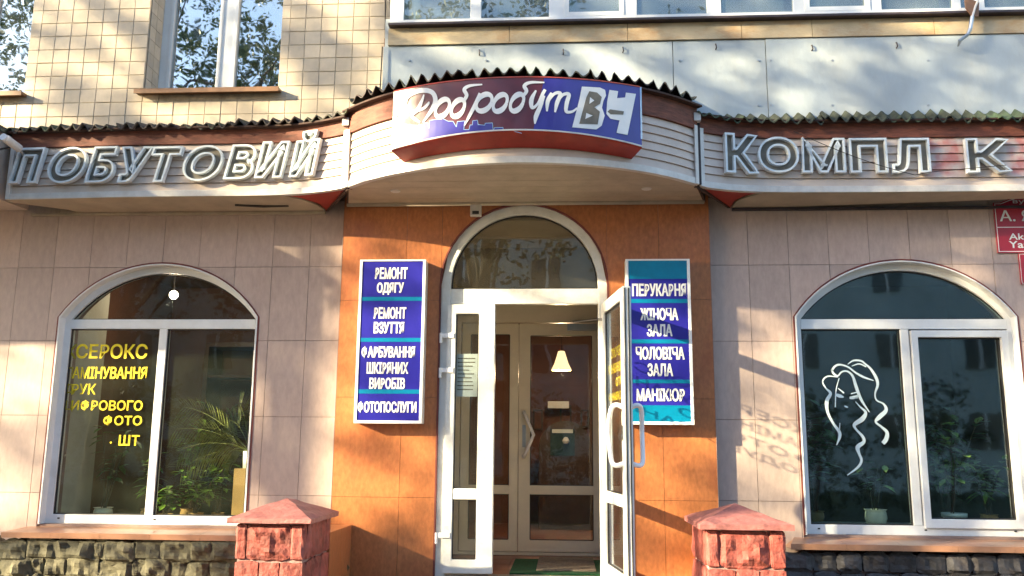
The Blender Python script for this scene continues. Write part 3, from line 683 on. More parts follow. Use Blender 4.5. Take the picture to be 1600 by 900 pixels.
# ---------------------------------------------------------------- house plants
def leaf_shape(mb, p, d, L, W, droop=.3, up_=Vector((0, 0, 1))):
    d = d.normalized(); s = d.cross(up_)
    s = s.normalized() if s.length > .01 else Vector((1, 0, 0)); n = s.cross(d)
    pts = [(0, 0), (.3, .42), (.62, .5), (1, 0)]
    c = [p+d*L*t-Vector((0, 0, droop*L*t*t)) for t, _ in pts]
    k = [c[0]]+[c[1]+s*W*.42, c[2]+s*W*.5, c[3], c[2]-s*W*.5, c[1]-s*W*.42, c[1]-n*W*.12, c[2]-n*W*.12]
    mb.add(k, [(0, 1, 6), (1, 2, 7, 6), (2, 3, 7), (3, 4, 7), (4, 5, 6, 7), (5, 0, 6)])
def potted(name, x, y, z, stems, leaves, L, W, label, potm='pot', potr=.09, poth=.09, lm='leafpot', seed=0, h=.5, spread=.25, group=None, potsty=0):
    rnd = random.Random(seed); r = empty(name, (x, y, z), label, 'house plant', group)
    prof = [(0, z), (potr*.75, z), (potr*.95, z+poth*.45), (potr*.9, z+poth*.8), (potr*.82, z+poth*.9), (potr, z+poth), (potr*.9, z+poth), (potr*.75, z+poth*.85), (0, z+poth*.85)] if potsty == 0 else [(0, z), (potr*.8, z), (potr*.9, z+poth*.7), (potr, z+poth*.72), (potr*1.02, z+poth), (potr*.9, z+poth), (potr*.85, z+poth*.8), (0, z+poth*.8)]
    MB().lathe(x, y, prof, 24).build('pot', potm, r, smooth=True)
    st_, lf = MB(), MB()
    for s in range(stems):
        a = rnd.uniform(0, 2*pi); hh = h*rnd.uniform(.55, 1.1); tip = Vector((x+cos(a)*spread*rnd.uniform(.3, 1), y+sin(a)*spread*.35, z+poth+hh)); b0 = Vector((x+rnd.uniform(-.02, .02), y, z+poth*.8))
        P = [b0+(tip-b0)*t+Vector((0, 0, .12*hh*sin(pi*t)))+Vector((rnd.uniform(-.01, .01), 0, 0)) for t in (0, .25, .5, .75, 1)]
        st_.tube(P, [.005, .0045, .004, .003, .002], 5)
        for q in range(leaves):
            t = rnd.uniform(.3, 1); i = min(3, int(t*4)); p = P[i]+(P[i+1]-P[i])*(t*4-i); b = rnd.uniform(0, 2*pi)
            leaf_shape(lf, p, Vector((cos(b), sin(b)*.8-.2, rnd.uniform(-.2, .6))), L*rnd.uniform(.6, 1.15), W*rnd.uniform(.7, 1.1), rnd.uniform(.1, .6))
    st_.build('stems', 'bark', r); o = lf.build('foliage', lm, r, fix=False); return r
YP = .36
zb = .936
potted('potted_plant', -3.00, YP, zb, 7, 11, .10, .045, 'leafy green plant low in the middle of the left shop window', seed=1, h=.32, spread=.28, potm='card', potr=.07, poth=.07)
potted('potted_plant', -3.42, .42, zb, 4, 9, .13, .045, 'lime leaved plant just left of the window mullion', seed=2, h=.42, spread=.22, potm='card', potr=.07)
potted('potted_plant', -3.12, .5, zb, 5, 9, .12, .04, 'tall climbing plant rising beside the left window mullion', seed=3, h=.85, spread=.22, potm='card', potr=.07)
potted('potted_plant', -3.85, .5, zb, 6, 8, .13, .05, 'dim plant behind the yellow lettering', lm='leafpotdark', seed=4, h=.7, spread=.28, potm='potbeige', potr=.08)
potted('potted_plant', -3.22, .30, zb, 6, 9, .12, .06, 'bushy bright plant against the left window mullion', seed=6, h=.22, spread=.2, potm='card', potr=.06, poth=.06)
potted('potted_plant', -2.86, .48, zb, 6, 10, .11, .045, 'loose plant between the low green plant and the palm', seed=7, h=.5, spread=.2, potm='card', potr=.06, poth=.06)
# palm with its cardboard box
pb = empty('potted_palm', (-2.60, .38, zb), 'feathery palm in a tan box at the right of the left shop window', 'house plant')
MB().box(-2.68, -2.50, .30, .48, zb, 1.36).build('box', 'card', pb)
MB().lathe(-2.585, .38, [(0, 1.361), (.05, 1.361), (.055, 1.50), (.05, 1.50), (0, 1.49)], 16).build('pot', 'pot', pb, smooth=True)
fr, lf = MB(), MB(); rnd = random.Random(8)
for (a, L, lift) in ((2.9, .62, .45), (2.5, .6, .75), (3.3, .55, .2), (1.9, .6, 1.1), (.8, .4, 1.1), (1.4, .62, 1.3), (3.9, .5, .5), (2.2, .45, .35), (2.7, .7, .95), (3.0, .66, .7), (2.0, .7, .8)):
    b0 = Vector((-2.585, .38, 1.49)); d = Vector((cos(a), sin(a)*.35, 0)); P = []
    for i in range(9):
        t = i/8; P.append(b0+d*L*t+Vector((0, 0, L*lift*t-.42*L*t*t)))
    fr.tube(P, [.004*(1-.7*i/8) for i in range(9)], 4)
    for i in range(2, 9):
        for f2 in (0, .33, .66):
            if i == 8 and f2: continue
            p = P[i] if i == 8 else P[i]+(P[i+1]-P[i])*f2; td = (P[min(8, i+1)]-P[i-1]).normalized()
            for s in (-1, 1):
                dd = td*.75+Vector((-td.z, 0, td.x))*s*.8+Vector((0, s*.3, -.1))
                leaf_shape(lf, p, dd, .21*(1-.5*abs(i/8-.5)), .013, .25)
fr.build('fronds', 'palm', pb); lf.build('leaflets', 'palm', pb, fix=False)
# right window
potted('potted_plant', 2.955, .23, .986, 4, 7, .11, .055, 'spindly green plant in a white ribbed pot at the right of the right shop window', 'pot', .09, .10, 'leafpot', 21, .75, .28, potsty=1)
potted('potted_plant', 2.37, .22, .986, 3, 5, .12, .05, 'dim plant in a round cream pot below the hair drawing', 'potbeige', .085, .12, 'leafpotdark', 22, .55, .25)
potted('potted_plant', 3.30, .42, .986, 5, 12, .13, .05, 'bushy plant behind the right corner of the right shop window', 'card', .07, .08, 'leafpot', 23, .40, .18)
potted('potted_plant', 3.12, .75, zb-.1, 8, 13, .16, .07, 'dark bushy plant deep behind the right sash', 'card', .09, .08, 'leafpotdark', 24, .85, .35)
potted('potted_plant', 2.0, .55, .986, 7, 12, .15, .06, 'dark bushy plant behind the left part of the right shop window', 'card', .08, .08, 'leafpotdark', 25, .8, .3)

# ---------------------------------------------------------------- yellow lettering on the left shop window
YG = .098
wt = empty('window_lettering', (-3.6, YG, 1.6), 'yellow vinyl lettering reading КСЕРОКС on the left shop window', 'lettering')
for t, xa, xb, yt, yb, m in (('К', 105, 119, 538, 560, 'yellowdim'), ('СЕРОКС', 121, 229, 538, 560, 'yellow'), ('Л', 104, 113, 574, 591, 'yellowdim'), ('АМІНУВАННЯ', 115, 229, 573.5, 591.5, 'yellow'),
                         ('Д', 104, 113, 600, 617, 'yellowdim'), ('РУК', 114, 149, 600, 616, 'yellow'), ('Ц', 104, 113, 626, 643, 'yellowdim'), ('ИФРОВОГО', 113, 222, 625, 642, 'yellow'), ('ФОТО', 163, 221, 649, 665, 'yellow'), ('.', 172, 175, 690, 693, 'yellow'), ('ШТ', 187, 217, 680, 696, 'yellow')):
    x0, z1 = at(xa, yt, YG); x1, z0 = at(xb, yb, YG); x0b, _ = at(xa, yb, YG)
    text_flat('vinyl_line', t, x0, x1, z0, z1, YG, m, wt, .03 if len(t) > 1 else .02)
# hair drawing
hd = empty('hair_drawing', (2.3, YG, 1.6), 'white line drawing of a woman with curly hair on the right shop window', 'window decal')
strokes = [
 [(205, 240, 4), (150, 235, 7), (122, 262, 8), (140, 300, 8), (165, 328, 16), (145, 370, 20), (150, 430, 15), (180, 490, 13), (212, 535, 17), (214, 565, 16), (198, 608, 4)],
 [(172, 205, 12), (188, 182, 11), (215, 172, 10), (260, 185, 9), (300, 215, 10), (345, 240, 11), (398, 258, 4)],
 [(170, 198, 8), (183, 222, 12), (205, 232, 9), (225, 212, 9), (255, 208, 9), (285, 235, 13), (303, 290, 17), (330, 360, 15), (376, 430, 4)],
 [(258, 170, 4), (290, 150, 9), (330, 152, 10), (352, 168, 9), (382, 195, 12), (410, 240, 16), (420, 280, 15), (406, 330, 9), (415, 365, 8), (452, 385, 10), (465, 420, 20), (430, 455, 24), (410, 482, 12), (440, 508, 12), (470, 538, 18), (466, 575, 24), (448, 598, 22)],
 [(280, 180, 4), (320, 168, 7), (358, 184, 7)],
 [(300, 372, 4), (325, 400, 8), (355, 430, 15), (338, 465, 26), (296, 495, 20), (302, 520, 11), (338, 560, 15), (345, 590, 18), (313, 617, 24), (318, 650, 15), (332, 690, 14), (313, 727, 13), (256, 770, 5)],
 [(195, 335, 14), (216, 342, 18), (236, 348, 6)], [(206, 300, 4), (238, 326, 9)], [(268, 352, 12), (290, 350, 18), (318, 340, 10)], [(275, 330, 5), (306, 322, 7)],
 [(212, 245, 4), (195, 310, 6), (191, 402, 6)], [(240, 395, 4), (250, 400, 9), (260, 403, 4)], [(216, 488, 4), (213, 530, 6)], [(295, 352, 8), (312, 352, 6)]]
for s in strokes:
    mb = MB(); ribbon(mb, s, lambda u, v: (lambda q: (q[0], YG, q[1]))(at(1250+u/3.461, 520+v/3.461, YG))); mb.build('vinyl_stroke', 'whitedecal', hd, fix=False)

# ---------------------------------------------------------------- canopy
ZS, ZT = 3.46, 3.985
def interp(tab, x):
    for (a, b), (c, d) in zip(tab[:-1], tab[1:]):
        if a <= x <= c: t = (x-a)/(c-a); return b+(d-b)*t
    return tab[0][1] if x < tab[0][0] else tab[-1][1]
TL = [(-4.42, .35), (-3.9, .375), (-3.5, .39), (-2.9, .40), (-2.5, .395), (-2.2, .405), (-2.0, .435), (-1.8, .50), (-1.62, .585)]
TR = [(1.0, .53), (1.15, .455), (1.3, .405), (1.5, .37), (1.8, .355), (2.3, .345), (4.2, .34)]
def smooth_path(tab, n):
    x0, x1 = tab[0][0], tab[-1][0]; P = []
    for i in range(n+1):
        x = x0+(x1-x0)*i/n; h = .08
        P.append((x, -(interp(tab, x-h)+2*interp(tab, x)+interp(tab, x+h))/4 if x0+h < x < x1-h else -interp(tab, x)))
    return P
PL = smooth_path(TL, 44); PR = smooth_path(TR, 44)
RB = 1.81; XC = -.325
def dbow(x): return .57+sqrt(max(0, RB*RB-(x-XC)**2))-(RB-.55)
PBW = [(-1.625+2.6*i/40, -dbow(-1.625+2.6*i/40)) for i in range(41)]
PBW[0] = (-1.625, -.575); PBW[-1] = (.975, -.575)
def canopy(name, path, label, soff, sidmat, boards=6, ZT=3.985):
    r = empty(name, (path[len(path)//2][0], 0, ZS), label, 'canopy', 'canopies over the shop front')
    n = boards; z0 = ZS+.035; hh = (3.875-z0)/n
    MB().sweep(path, [(-.05, ZS+.01), (-.02, ZS+.01), (-.02, ZT), (-.05, ZT)]).build('backing', 'darkbrown', r)
    for k in range(n):
        a = z0+k*hh; MB().sweep(path, [(-.018, a), (.006, a+.001), (.004, a+.008), (-.006, a+hh-.003), (-.018, a+hh-.003)]).build('siding_board', sidmat, r)
    MB().sweep(path, [(-.03, ZS-.012), (.014, ZS-.012), (.014, ZS+.034), (.0, ZS+.040), (-.018, ZS+.030)]).build('bottom_trim', 'trim', r)
    MB().sweep(path, [(-.018, 3.876), (.016, 3.874), (.02, ZT), (-.018, ZT)]).build('top_board', 'brownboard', r)
    for e in (0, -1):
        x, y = path[e]; x2, y2 = path[1 if e == 0 else -2]; d = Vector((x2-x, y2-y)).normalized()*.035; nx, ny = (d.y, -d.x) if e == 0 else (-d.y, d.x)
        q = Vector((nx, ny)).normalized()*.02
        MB().slab([(x, y+.03), (x+q.x, y+q.y), (x+d.x+q.x, y+d.y+q.y), (x+d.x, y+d.y+.03)], ZS-.01, 3.90).build('corner_trim', 'trim', r)
    return r
cL = canopy('canopy', PL, 'left canopy clad in white siding, carrying the slanted grey letters', None, 'siding')
cC = canopy('canopy', PBW, 'bowed middle canopy over the entrance carrying the illuminated box sign', None, 'siding', ZT=4.03)
cR = canopy('canopy', PR, 'right canopy clad in white siding with faded red marks', None, 'siding_r')
# soffits: boards for the bow, sheets for the wings
nb = 7
def clip_bow(y0, y1):
    P = []
    pts = [p for p in PBW]
    out = []
    full = [(-1.768, .0)]+pts+[(1.131, .0)]
    # polygon clip against y band by sampling columns
    def clip(poly, keep, cut):
        res = []
        for i in range(len(poly)):
            a, b = poly[i], poly[(i+1) % len(poly)]; ka, kb = keep(a), keep(b)
            if ka: res.append(a)
            if ka != kb:
                t = (cut-a[1])/(b[1]-a[1]); res.append((a[0]+(b[0]-a[0])*t, cut))
        return res
    p = clip(full, lambda q: q[1] >= y0, y0); p = clip(p, lambda q: q[1] <= y1, y1) if p else p
    return p
for k in range(nb):
    y1 = -.082-(1.04/nb)*k; y0 = y1-1.04/nb+.004
    p = clip_bow(y0, y1)
    if len(p) > 2: MB().slab(p, ZS+.002+random.uniform(0, .001), ZS+.016).build('soffit_board', 'soffit', cC)
mb = MB()
for x, y in ((-1.28, -.45), (.62, -.45)): mb.lathe(x, y, [(0, ZS-.004), (.035, ZS-.004), (.04, ZS+.001)], 16)
mb.build('downlight', 'trim', cC)
MB().tube([(-1.74, -.10, ZS), (1.10, -.10, ZS)], .022, 8).build('cornice', 'soffit', cC, smooth=True)
def wing_soffit(path, r, side):
    # side -1 left (swept end at right), +1 right
    if side < 0:
        a = [p for p in path if p[0] <= -2.15]; b = [p for p in path if p[0] >= -2.18]
        beige = a+[(-2.05, -.30), (-1.97, -.17), (-1.94, -.03), (-4.02, -.03), (-4.05, -.10), (-4.42, -.30)]
        red = b+[(-1.93, .0), (-1.945, -.17), (-2.04, -.31), (-2.14, -.38)]
        end = [(-1.62, -.585), (-1.60, -.585), (-1.92, .0), (-1.94, .0)]
    else:
        a = [p for p in path if p[0] >= 1.48]; b = [p for p in path if p[0] <= 1.52]
        beige = a+[(4.2, -.24), (1.8, -.03), (1.33, -.03), (1.34, -.17), (1.40, -.27)]
        red = b+[(1.46, -.34), (1.38, -.28), (1.32, -.17), (1.32, .0)]
        end = [(1.0, -.53), (.98, -.53), (1.30, .0), (1.32, .0)]
    zw = 3.44
    def sl(poly, dz, th):
        n = len(poly); f = lambda p: zw+(ZS-zw)*min(1, -p[1]/.4)
        v = [(p[0], p[1], f(p)+dz) for p in poly]+[(p[0], p[1], f(p)+dz+th) for p in poly]
        return MB().add(v, [list(range(n)), list(range(2*n-1, n-1, -1))]+[(i, i+n, (i+1) % n+n, (i+1) % n) for i in range(n)])
    sl(beige, -.012, .012).build('soffit_panel', 'soffit', r)
    sl(red, -.004, .012).build('red_soffit', 'redpaint', r)
    MB().slab(end, 3.43, ZT).build('end_board', 'darkbrown', r)
    MB().box(min(p[0] for p in beige), max(p[0] for p in beige), -.028, -.002, zw-.035, zw-.014).build('wall_batten', 'soffit' if side < 0 else 'darkmetal', r)
wing_soffit(PL, cL, -1); wing_soffit(PR, cR, 1)
MB().tube([(-2.62, -.20, 3.434), (-2.40, -.17, 3.428), (-2.2, -.16, 3.436)], .010, 6).build('cable_slot', 'cable', cL)
# end boards of the bow and light corner blocks
MB().slab([(-1.625, -.575), (-1.61, -.57), (-1.755, 0), (-1.77, 0)], ZS+.0, ZT).slab([(.975, -.575), (.96, -.57), (1.12, 0), (1.135, 0)], ZS, ZT).build('side_board', 'darkbrown', cC)
for x in (-1.64, .99): MB().box(x-.03, x+.02, -.62, -.565, 3.93, 3.99).build('corner_block', 'trim', cC)
MB().box(-1.66, -1.60, -.585, -.50, 3.46, 3.985).build('gap_post', 'brownboard', cC)
MB().box(.968, 1.012, -.55, -.46, 3.46, 3.985).build('gap_post', 'darkmetal', cC)

# corrugated roofing sheets
random.seed(21)
LAM = .090
def roof(path_fn, x0, x1, r, yback, zback, zf=4.03, m_='slate', over=.085, sheet=.98, amp=.024):
    x = x0; k = 0
    while x < x1-.01:
        xe = min(x1, x+sheet); n = int((xe-x)/LAM*8); jz = random.uniform(-.010, .014); rows = 5
        vs = []; fs = []
        wj = {}
        for i in range(n+1):
            xx = x+(xe-x)*i/n; wv = int(xx/LAM+100)
            if wv not in wj: wj[wv] = (random.uniform(-.025, .022), random.uniform(.55, 1.3))
            yf = -path_fn(xx)-over+wj[wv][0]; ph = 2*pi*xx/LAM; a = amp*(wj[wv][1])
            for t in range(rows):
                q = t/(rows-1); y = yf+(yback-yf)*q; z = zf+jz+(zback-zf)*q*(1.0)+a*cos(ph)*(1 if cos(ph) < 0 else 1.25)
                vs.append((xx, y, z))
        m = len(vs); vs += [(a, b, c-.011) for a, b, c in vs]
        for i in range(n):
            for t in range(rows-1):
                a = i*rows+t; b = a+rows; fs.append((a, b, b+1, a+1)); fs.append((m+a, m+a+1, m+b+1, m+b))
            a = i*rows; b = a+rows; fs.append((a, m+a, m+b, b))
        MB().add(vs, fs).build('roofing_sheet', m_, r, fix=True); x = xe+.0; k += 1
roof(lambda x: interp(TL, x), -4.55, -1.62, cL, -.0, 4.13, zf=4.01, amp=.019)
roof(dbow, -1.62, .98, cC, -.31, 4.22, zf=4.085)
roof(lambda x: interp(TR, x), .98, 4.3, cR, -.31, 4.078, zf=3.985, m_='moss', amp=.019)
for p, c, z in ((PL, cL, 3.986), (PBW, cC, 4.031), (PR, cR, 3.986)):
    MB().sweep(p, [(.0, z), (.07, z), (.07, z+.013), (.0, z+.013)]).build('eaves_board', 'darkbrown', c)

# neighbouring porch canopy beyond the left picture edge (throws the wide shade on the wall)
nc = empty('neighbour_canopy', (-6.4, 0, 3.46), 'porch canopy of the next shop beyond the left picture edge', 'canopy')
pts = [(-8.4, 0), (-8.4, -1.5), (-4.80, -1.5), (-4.60, -.95), (-4.50, -.45), (-4.46, 0)]
MB().slab(pts, 3.46, 4.0).build('fascia_box', 'siding', nc)
MB().slab([(p[0], p[1]*1.06) for p in pts], 4.001, 4.05).build('roof_slab', 'slate', nc)

# ---------------------------------------------------------------- loggia (glazed balcony) on the right
YB = -.30
bal = MB().box(-1.42, 6, YB+.02, .0, 3.95, 9).build('balcony', 'veranda', B, label='glazed balcony with blue grey panels and rusty ledge')
bal_me = MB().box(-1.445, 6, YB+.03, -.002, 3.9, 4.97).mesh('balcony'); bal.data = bal_me; bal_me.materials.append(MT['panel'])
xs = [-1.45, .86, 1.58, 3.95]
for i, (a, b) in enumerate(zip(xs[:-1], xs[1:])):
    MB().box(a+.003, b-.003, YB-(.006 if i == 2 else 0), YB+.028, 3.95, 4.715).build('parapet_panel', 'panel', bal)
xs = [-1.41, -.432, .508, 1.397, 1.942, 2.871, 4.0]
for a, b in zip(xs[:-1], xs[1:]): MB().box(a+.002, b-.002, YB-.018, YB+.028, 4.72, 4.862).build('ledge_board', 'ledge', bal)
MB().box(-1.40, 4.2, YB-.075, YB+.03, 4.866, 4.884).build('flashing', 'darkmetal', bal)
MB().box(-1.40, 4.2, YB-.02, YB+.05, 4.885, 4.935).build('bottom_rail', 'pvc', bal)
ms = [(-1.40, -1.29), (-.748, -.66), (-.114, .01), (.482, .584), (1.137, 1.247), (1.809, 1.898), (2.399, 2.487), (3.03, 3.09), (3.20, 3.27), (3.9, 4.0)]
for a, b in ms: MB().box(a, b, YB-.012, YB+.05, 4.936, 6.2).build('window_post', 'pvc', bal, bevel=.004)
for k, ((a, b), (c, d)) in enumerate(zip(ms[:-1], ms[1:])):
    if k in (2, 5):
        MB().ring([(b, 4.937), (b, 6.2), (c, 6.2), (c, 4.937)], [(b+.035, 4.972), (b+.035, 6.16), (c-.035, 6.16), (c-.035, 4.972)], YB-.02, YB+.03).build('sash', 'pvc', bal)
    MB().box(b, c, YB+.01, YB+.014, 4.936, 6.2).build('pane', 'glass_bal', bal)
    if k % 2 == 0 or k > 5: MB().box(b+.05, c-.03, YB+.16, YB+.17, 4.94, 6.2).build('curtain', 'curtain' if k < 5 else 'curtaing', bal)
MB().box(-1.38, 4.2, -.03, -.002, 4.9, 6.3).build('inner_wall', 'veranda', bal)
def onbal(name, px0, px1, py0, py1, m, label, cat):
    a, zt = at(px0, py0, YB+.1); b, zb_ = at(px1, py1, YB+.1)
    v = [(a, YB+.08, zb_), (b, YB+.08, zb_), (b*.9+a*.1, YB+.10, zt), (a*.8+b*.2, YB+.10, zt*.98+zb_*.02), (a, YB+.15, zb_), (b, YB+.15, zb_), (b, YB+.14, zt), (a, YB+.14, zt)]
    tag(MB().add(v, [(0, 1, 2, 3), (4, 7, 6, 5), (0, 4, 5, 1), (1, 5, 6, 2), (2, 6, 7, 3), (3, 7, 4, 0)]).build(name, m), label, cat)
onbal('folded_paper', 668, 706, 11, 25, 'white', 'white folded paper behind the first balcony pane', 'paper')
onbal('pink_cloth', 985, 1080, 30, 40, 'pinkcloth', 'pink cloth on the balcony floor behind the fourth pane', 'cloth')
onbal('red_cloth', 880, 972, 32, 38, 'pinkcloth', 'thin red cloth along the bottom of the third balcony pane', 'cloth')
for px, py in ((749, 85), (973, 81), (1118, 76), (1268, 78), (880, 84), (1400, 74)):
    q = at(px, py, YB); MB().tube([(q[0], YB+.01, q[1]+.04), (q[0], YB-.02, q[1]+.03), (q[0]+.004, YB-.022, q[1]), (q[0], YB-.004, q[1]-.01)], .005, 6).build('hook', 'darkmetal', bal)
for px in (1062, 1185, 1204, 1300, 1450, 640, 760):
    for py in (95, 165):
        if px < 1050 and py > 100: continue
        q = at(px, py, YB); MB().tube([(q[0], YB+.0, q[1]), (q[0], YB-.010, q[1])], .008, 7).build('screw', 'chrome', bal)
# hanging bracket and aerial on the right of the balcony
X = lambda x, y, Y=-.40: (at(x, y, Y)[0], Y, at(x, y, Y)[1])
br = empty('aerial_bracket', X(1500, 65), 'bent grey metal bracket with a dark pennant on the balcony ledge at the right', 'bracket')
MB().tube([X(1497, 72, -.33), X(1500, 63), X(1512, 54), X(1516, 45), X(1519, 26)], [.006, .014, .013, .016, .016], 7).build('bent_arm', 'chrome', br)
MB().tube([X(1519, 27), X(1524, 10), X(1530, -4)], .009, 6).build('mast', 'trim', br)
p = [X(1507, -6), X(1530, 4), X(1529, 26), X(1518, 24), X(1509, 12)]
MB().add([(a, b, c) for a, b, c in p]+[(a, b+.012, c) for a, b, c in p], [(0, 1, 2, 3, 4), (9, 8, 7, 6, 5)]+[(i, i+5, (i+1) % 5+5, (i+1) % 5) for i in range(5)]).build('pennant', 'brownmetal', br)
# cables at the corner of the balcony
cb = empty('wall_cables', (-1.5, -.05, 4.8), 'dark cables hanging down the tiled wall at the balcony corner', 'cable')
X2 = lambda x, y, Y=-.05: (at(x, y, Y)[0], Y, at(x, y, Y)[1])
for pts in ([(602, -5), (602, 30), (605, 50), (610, 66)], [(609, -5), (611, 30), (617, 50), (612, 64)], [(611, 62), (607, 70), (609, 76), (614, 78)]):
    MB().tube([X2(*q) for q in pts], .005, 6).build('cable', 'cable', cb)
MB().tube([X2(604, 82), X2(603.5, 110), X2(603, 140)], .006, 6).build('downlead', 'cable', cb)
a = X2(607, 72); MB().box(a[0]-.03, a[0]+.03, -.09, -.002, a[2]-.05, a[2]+.05).build('junction_box', 'brownmetal', cb)
MB().tube([(-1.45+.0, -.33, 4.70), (-1.455, -.335, 4.3), (-1.45, -.33, 3.98)], .006, 6).build('edge_cable', 'cable', cb)
sc2 = empty('hanging_wire', (1.9, -.4, 3.7), 'thin dark wire sagging across the right sign letters', 'wire')
P = []
for k in range(15):
    t = k/14; px = 1240+(1572-1240)*t; py = 205+(268-205)*min(1, t*1.7)+10*sin(pi*min(1, t*1.3)) if t < .6 else 270-(t-.6)*30
    q = at(px, py, -.43); P.append((q[0], -.43, q[1]))
MB().tube(P, .0028, 5).build('strand', 'cable', sc2)

# ---------------------------------------------------------------- channel letter signs
def channel_sign(name, letters, tab, label, shear, top_off=0.):
    r = empty(name, (at(letters[4][1], 250, -.4)[0], -.42, 3.55), label, 'letter sign', None)
    for ch, xa, xb, lf_ in letters:
        Y = -.44
        for _ in range(4):
            X0, zb_ = at(xa, lf_[0], Y); X1, zt = at(xb, lf_[1], Y); xm = (X0+X1)/2; Y = -interp(tab, xm)-.012
        h = .06; dy = (-interp(tab, xm+h)+interp(tab, xm-h))/(2*h); ang_ = math.atan(dy); w_ = (X1-X0); hgt = zt-zb_
        E_ = .019
        V, F, loops = text_data(ch, w_-2*E_, hgt-2*E_, 0, shear)
        T = Matrix.Translation((xm, Y-.004, zb_+E_)) @ Matrix.Rotation(ang_, 4, 'Z') @ Matrix.Translation((-w_/2+E_, 0, 0))
        mb = MB(); mb.add([T @ Vector((a, -.012, b)) for a, b in V], F)
        bold_rim(mb, loops, E_, lambda a, b: T @ Vector((a, -.0125, b)))
        o = mb.build('channel_letter', 'lettergrey', r, fix=False, label='grey letter %s with white raised rim' % ch)
        mb = MB()
        for L in loops:
            q = loop_normals(L); n = len(q); vs = []
            for p, nn in q:
                o_, i_ = p+nn*(E_+.003), p+nn*(E_-.0125)
                vs += [T @ Vector((o_.x, 0, o_.y)), T @ Vector((o_.x, -.042, o_.y)), T @ Vector((i_.x, -.042, i_.y)), T @ Vector((i_.x, 0, i_.y))]
            mb.add(vs, [(i*4+q_, (i+1) % n*4+q_, (i+1) % n*4+(q_+1) % 4, i*4+(q_+1) % 4) for i in range(n) for q_ in range(4)])
        me = mb.mesh('rim'); pl_ = r.location; me.transform(Matrix.Translation(-pl_)); link('rim', me, o, 'letterwhite')
    return r
lt = []
for ch, a, b, yt, yb in (('П', 22, 72, 235, 287), ('О', 80, 138, 234, 287), ('Б', 140, 184, 233, 286), ('У', 191, 238, 233, 286), ('Т', 241, 285, 233, 285), ('О', 291, 348, 231, 284), ('В', 356, 399, 230, 281), ('И', 404, 451, 225, 279), ('Й', 457, 503, 209, 276)):
    lt.append((ch, a-3, b+4, (yb+1, yt-1)))
channel_sign('letter_sign', lt, TL, 'slanted grey channel letters ПОБУТОВИЙ on the left canopy', .22)
lt = []
for ch, a, b, yt, yb in (('К', 1130, 1180, 212, 273), ('О', 1184, 1244, 217, 272), ('М', 1252, 1316, 219, 272), ('П', 1327, 1381, 219, 272), ('Л', 1393, 1447, 219, 272), ('К', 1509, 1570, 219, 272), ('С', 1594, 1650, 219, 272)):
    lt.append((ch, a, b, (yb, yt)))
channel_sign('letter_sign', lt[:6], TR, 'upright grey channel letters КОМПЛ К with a gap on the right canopy', .0)

# ---------------------------------------------------------------- box sign on the bow
XS0, XS1, ZS0, ZS1 = -1.195, .535, 3.625, 4.0
BO = .15
def bowp(x, off):
    y = -dbow(x); h = .01; d = Vector((2*h, -dbow(x+h)+dbow(x-h))).normalized(); return Vector((x+d.y*off, y-d.x*off))
def inv(x, off=BO):
    p = x
    for _ in range(12): p += x-bowp(p, off).x
    return p
bs = empty('box_sign', (-.32, -1.2, 3.6), 'curved maroon and blue box sign with white script over the entrance', 'box sign')
pa, pb = inv(XS0), inv(XS1)
spath = [(pa+(pb-pa)*i/30, -dbow(pa+(pb-pa)*i/30)) for i in range(31)]
MB().sweep(spath, [(.004, 3.555), (BO-.01, ZS0-.012), (BO, ZS0-.005), (BO, ZS0), (BO-.006, ZS0), (BO-.006, ZS1), (BO, ZS1), (BO-.01, ZS1+.012), (.004, ZS1+.012)]).build('casing', 'redpaint', bs)
for v_ in bpy.data.objects['casing'].data.vertices:
    if v_.co.z+3.6 < 3.8: v_.co.z -= .055*min(1, abs((v_.co.x-.32+.33)/.865))**2*(1 if v_.co.z+3.6 > 3.58 else .6)
def zlow(x): return ZS0-.055*min(1, abs((x+.33)/.865))**2      # the lower edge of the sign sags towards its ends
def sraw(x, z, n): q = bowp(inv(x), BO-.005+n); return (q.x, q.y, z)
def sgn(x, z, n): return sraw(x, z-(ZS0-zlow(x))*(ZS1-z)/(ZS1-ZS0), n)
XBc = -.28
def zpx(u, v):
    """zoom coordinates of the sign lettering -> (x, z) along the curved face"""
    px, py = 600+u/3.81, 90+v/3.81; Y = -1.2
    for _ in range(6): x, z = at(px, py, Y); Y = bowp(inv(max(XS0, min(XS1, x))), BO).y
    return x, z
def face(name, x0, x1, zf, m, n, slant=0):
    mb = MB(); N_ = 30; vs = []
    for i in range(N_+1):
        t = i/N_; xb = x0[0]+(x1[0]-x0[0])*t; xt = x0[1]+(x1[1]-x0[1])*t; a, b = zf
        for q in range(5): vs.append(sgn(xb+(xt-xb)*q/4, a+(b-a)*q/4, n))
    fs = [(i*5+q, (i+1)*5+q, (i+1)*5+q+1, i*5+q+1) for i in range(N_) for q in range(4)]
    mb.add(vs, fs); return mb.build(name, m, bs, fix=False)
xd_b = zpx(888, 440)[0]; xd_t = zpx(955, 130)[0]
face('maroon_face', (XS0, XS0), (xd_b, xd_t), (ZS0, ZS1), 'maroon', .0)
face('blue_face', (xd_b, xd_t), (XS1, XS1), (ZS0, ZS1), 'blue', .0)
MB().sweep(spath, [(BO-.002, ZS0-.002), (BO+.004, ZS0-.002), (BO+.004, ZS0+.008), (BO-.002, ZS0+.008)]).build('edge_line', 'trim', bs)
for v_ in bpy.data.objects['edge_line'].data.vertices: v_.co.z -= .055*min(1, abs((v_.co.x-.32+.33)/.865))**2
x = XS1; qa = bowp(inv(x-.008), BO-.003); qb = bowp(inv(x), BO+.004)
MB().box(qa.x, qb.x, qb.y, qa.y, ZS0, ZS1).build('edge_line', 'paleline', bs)
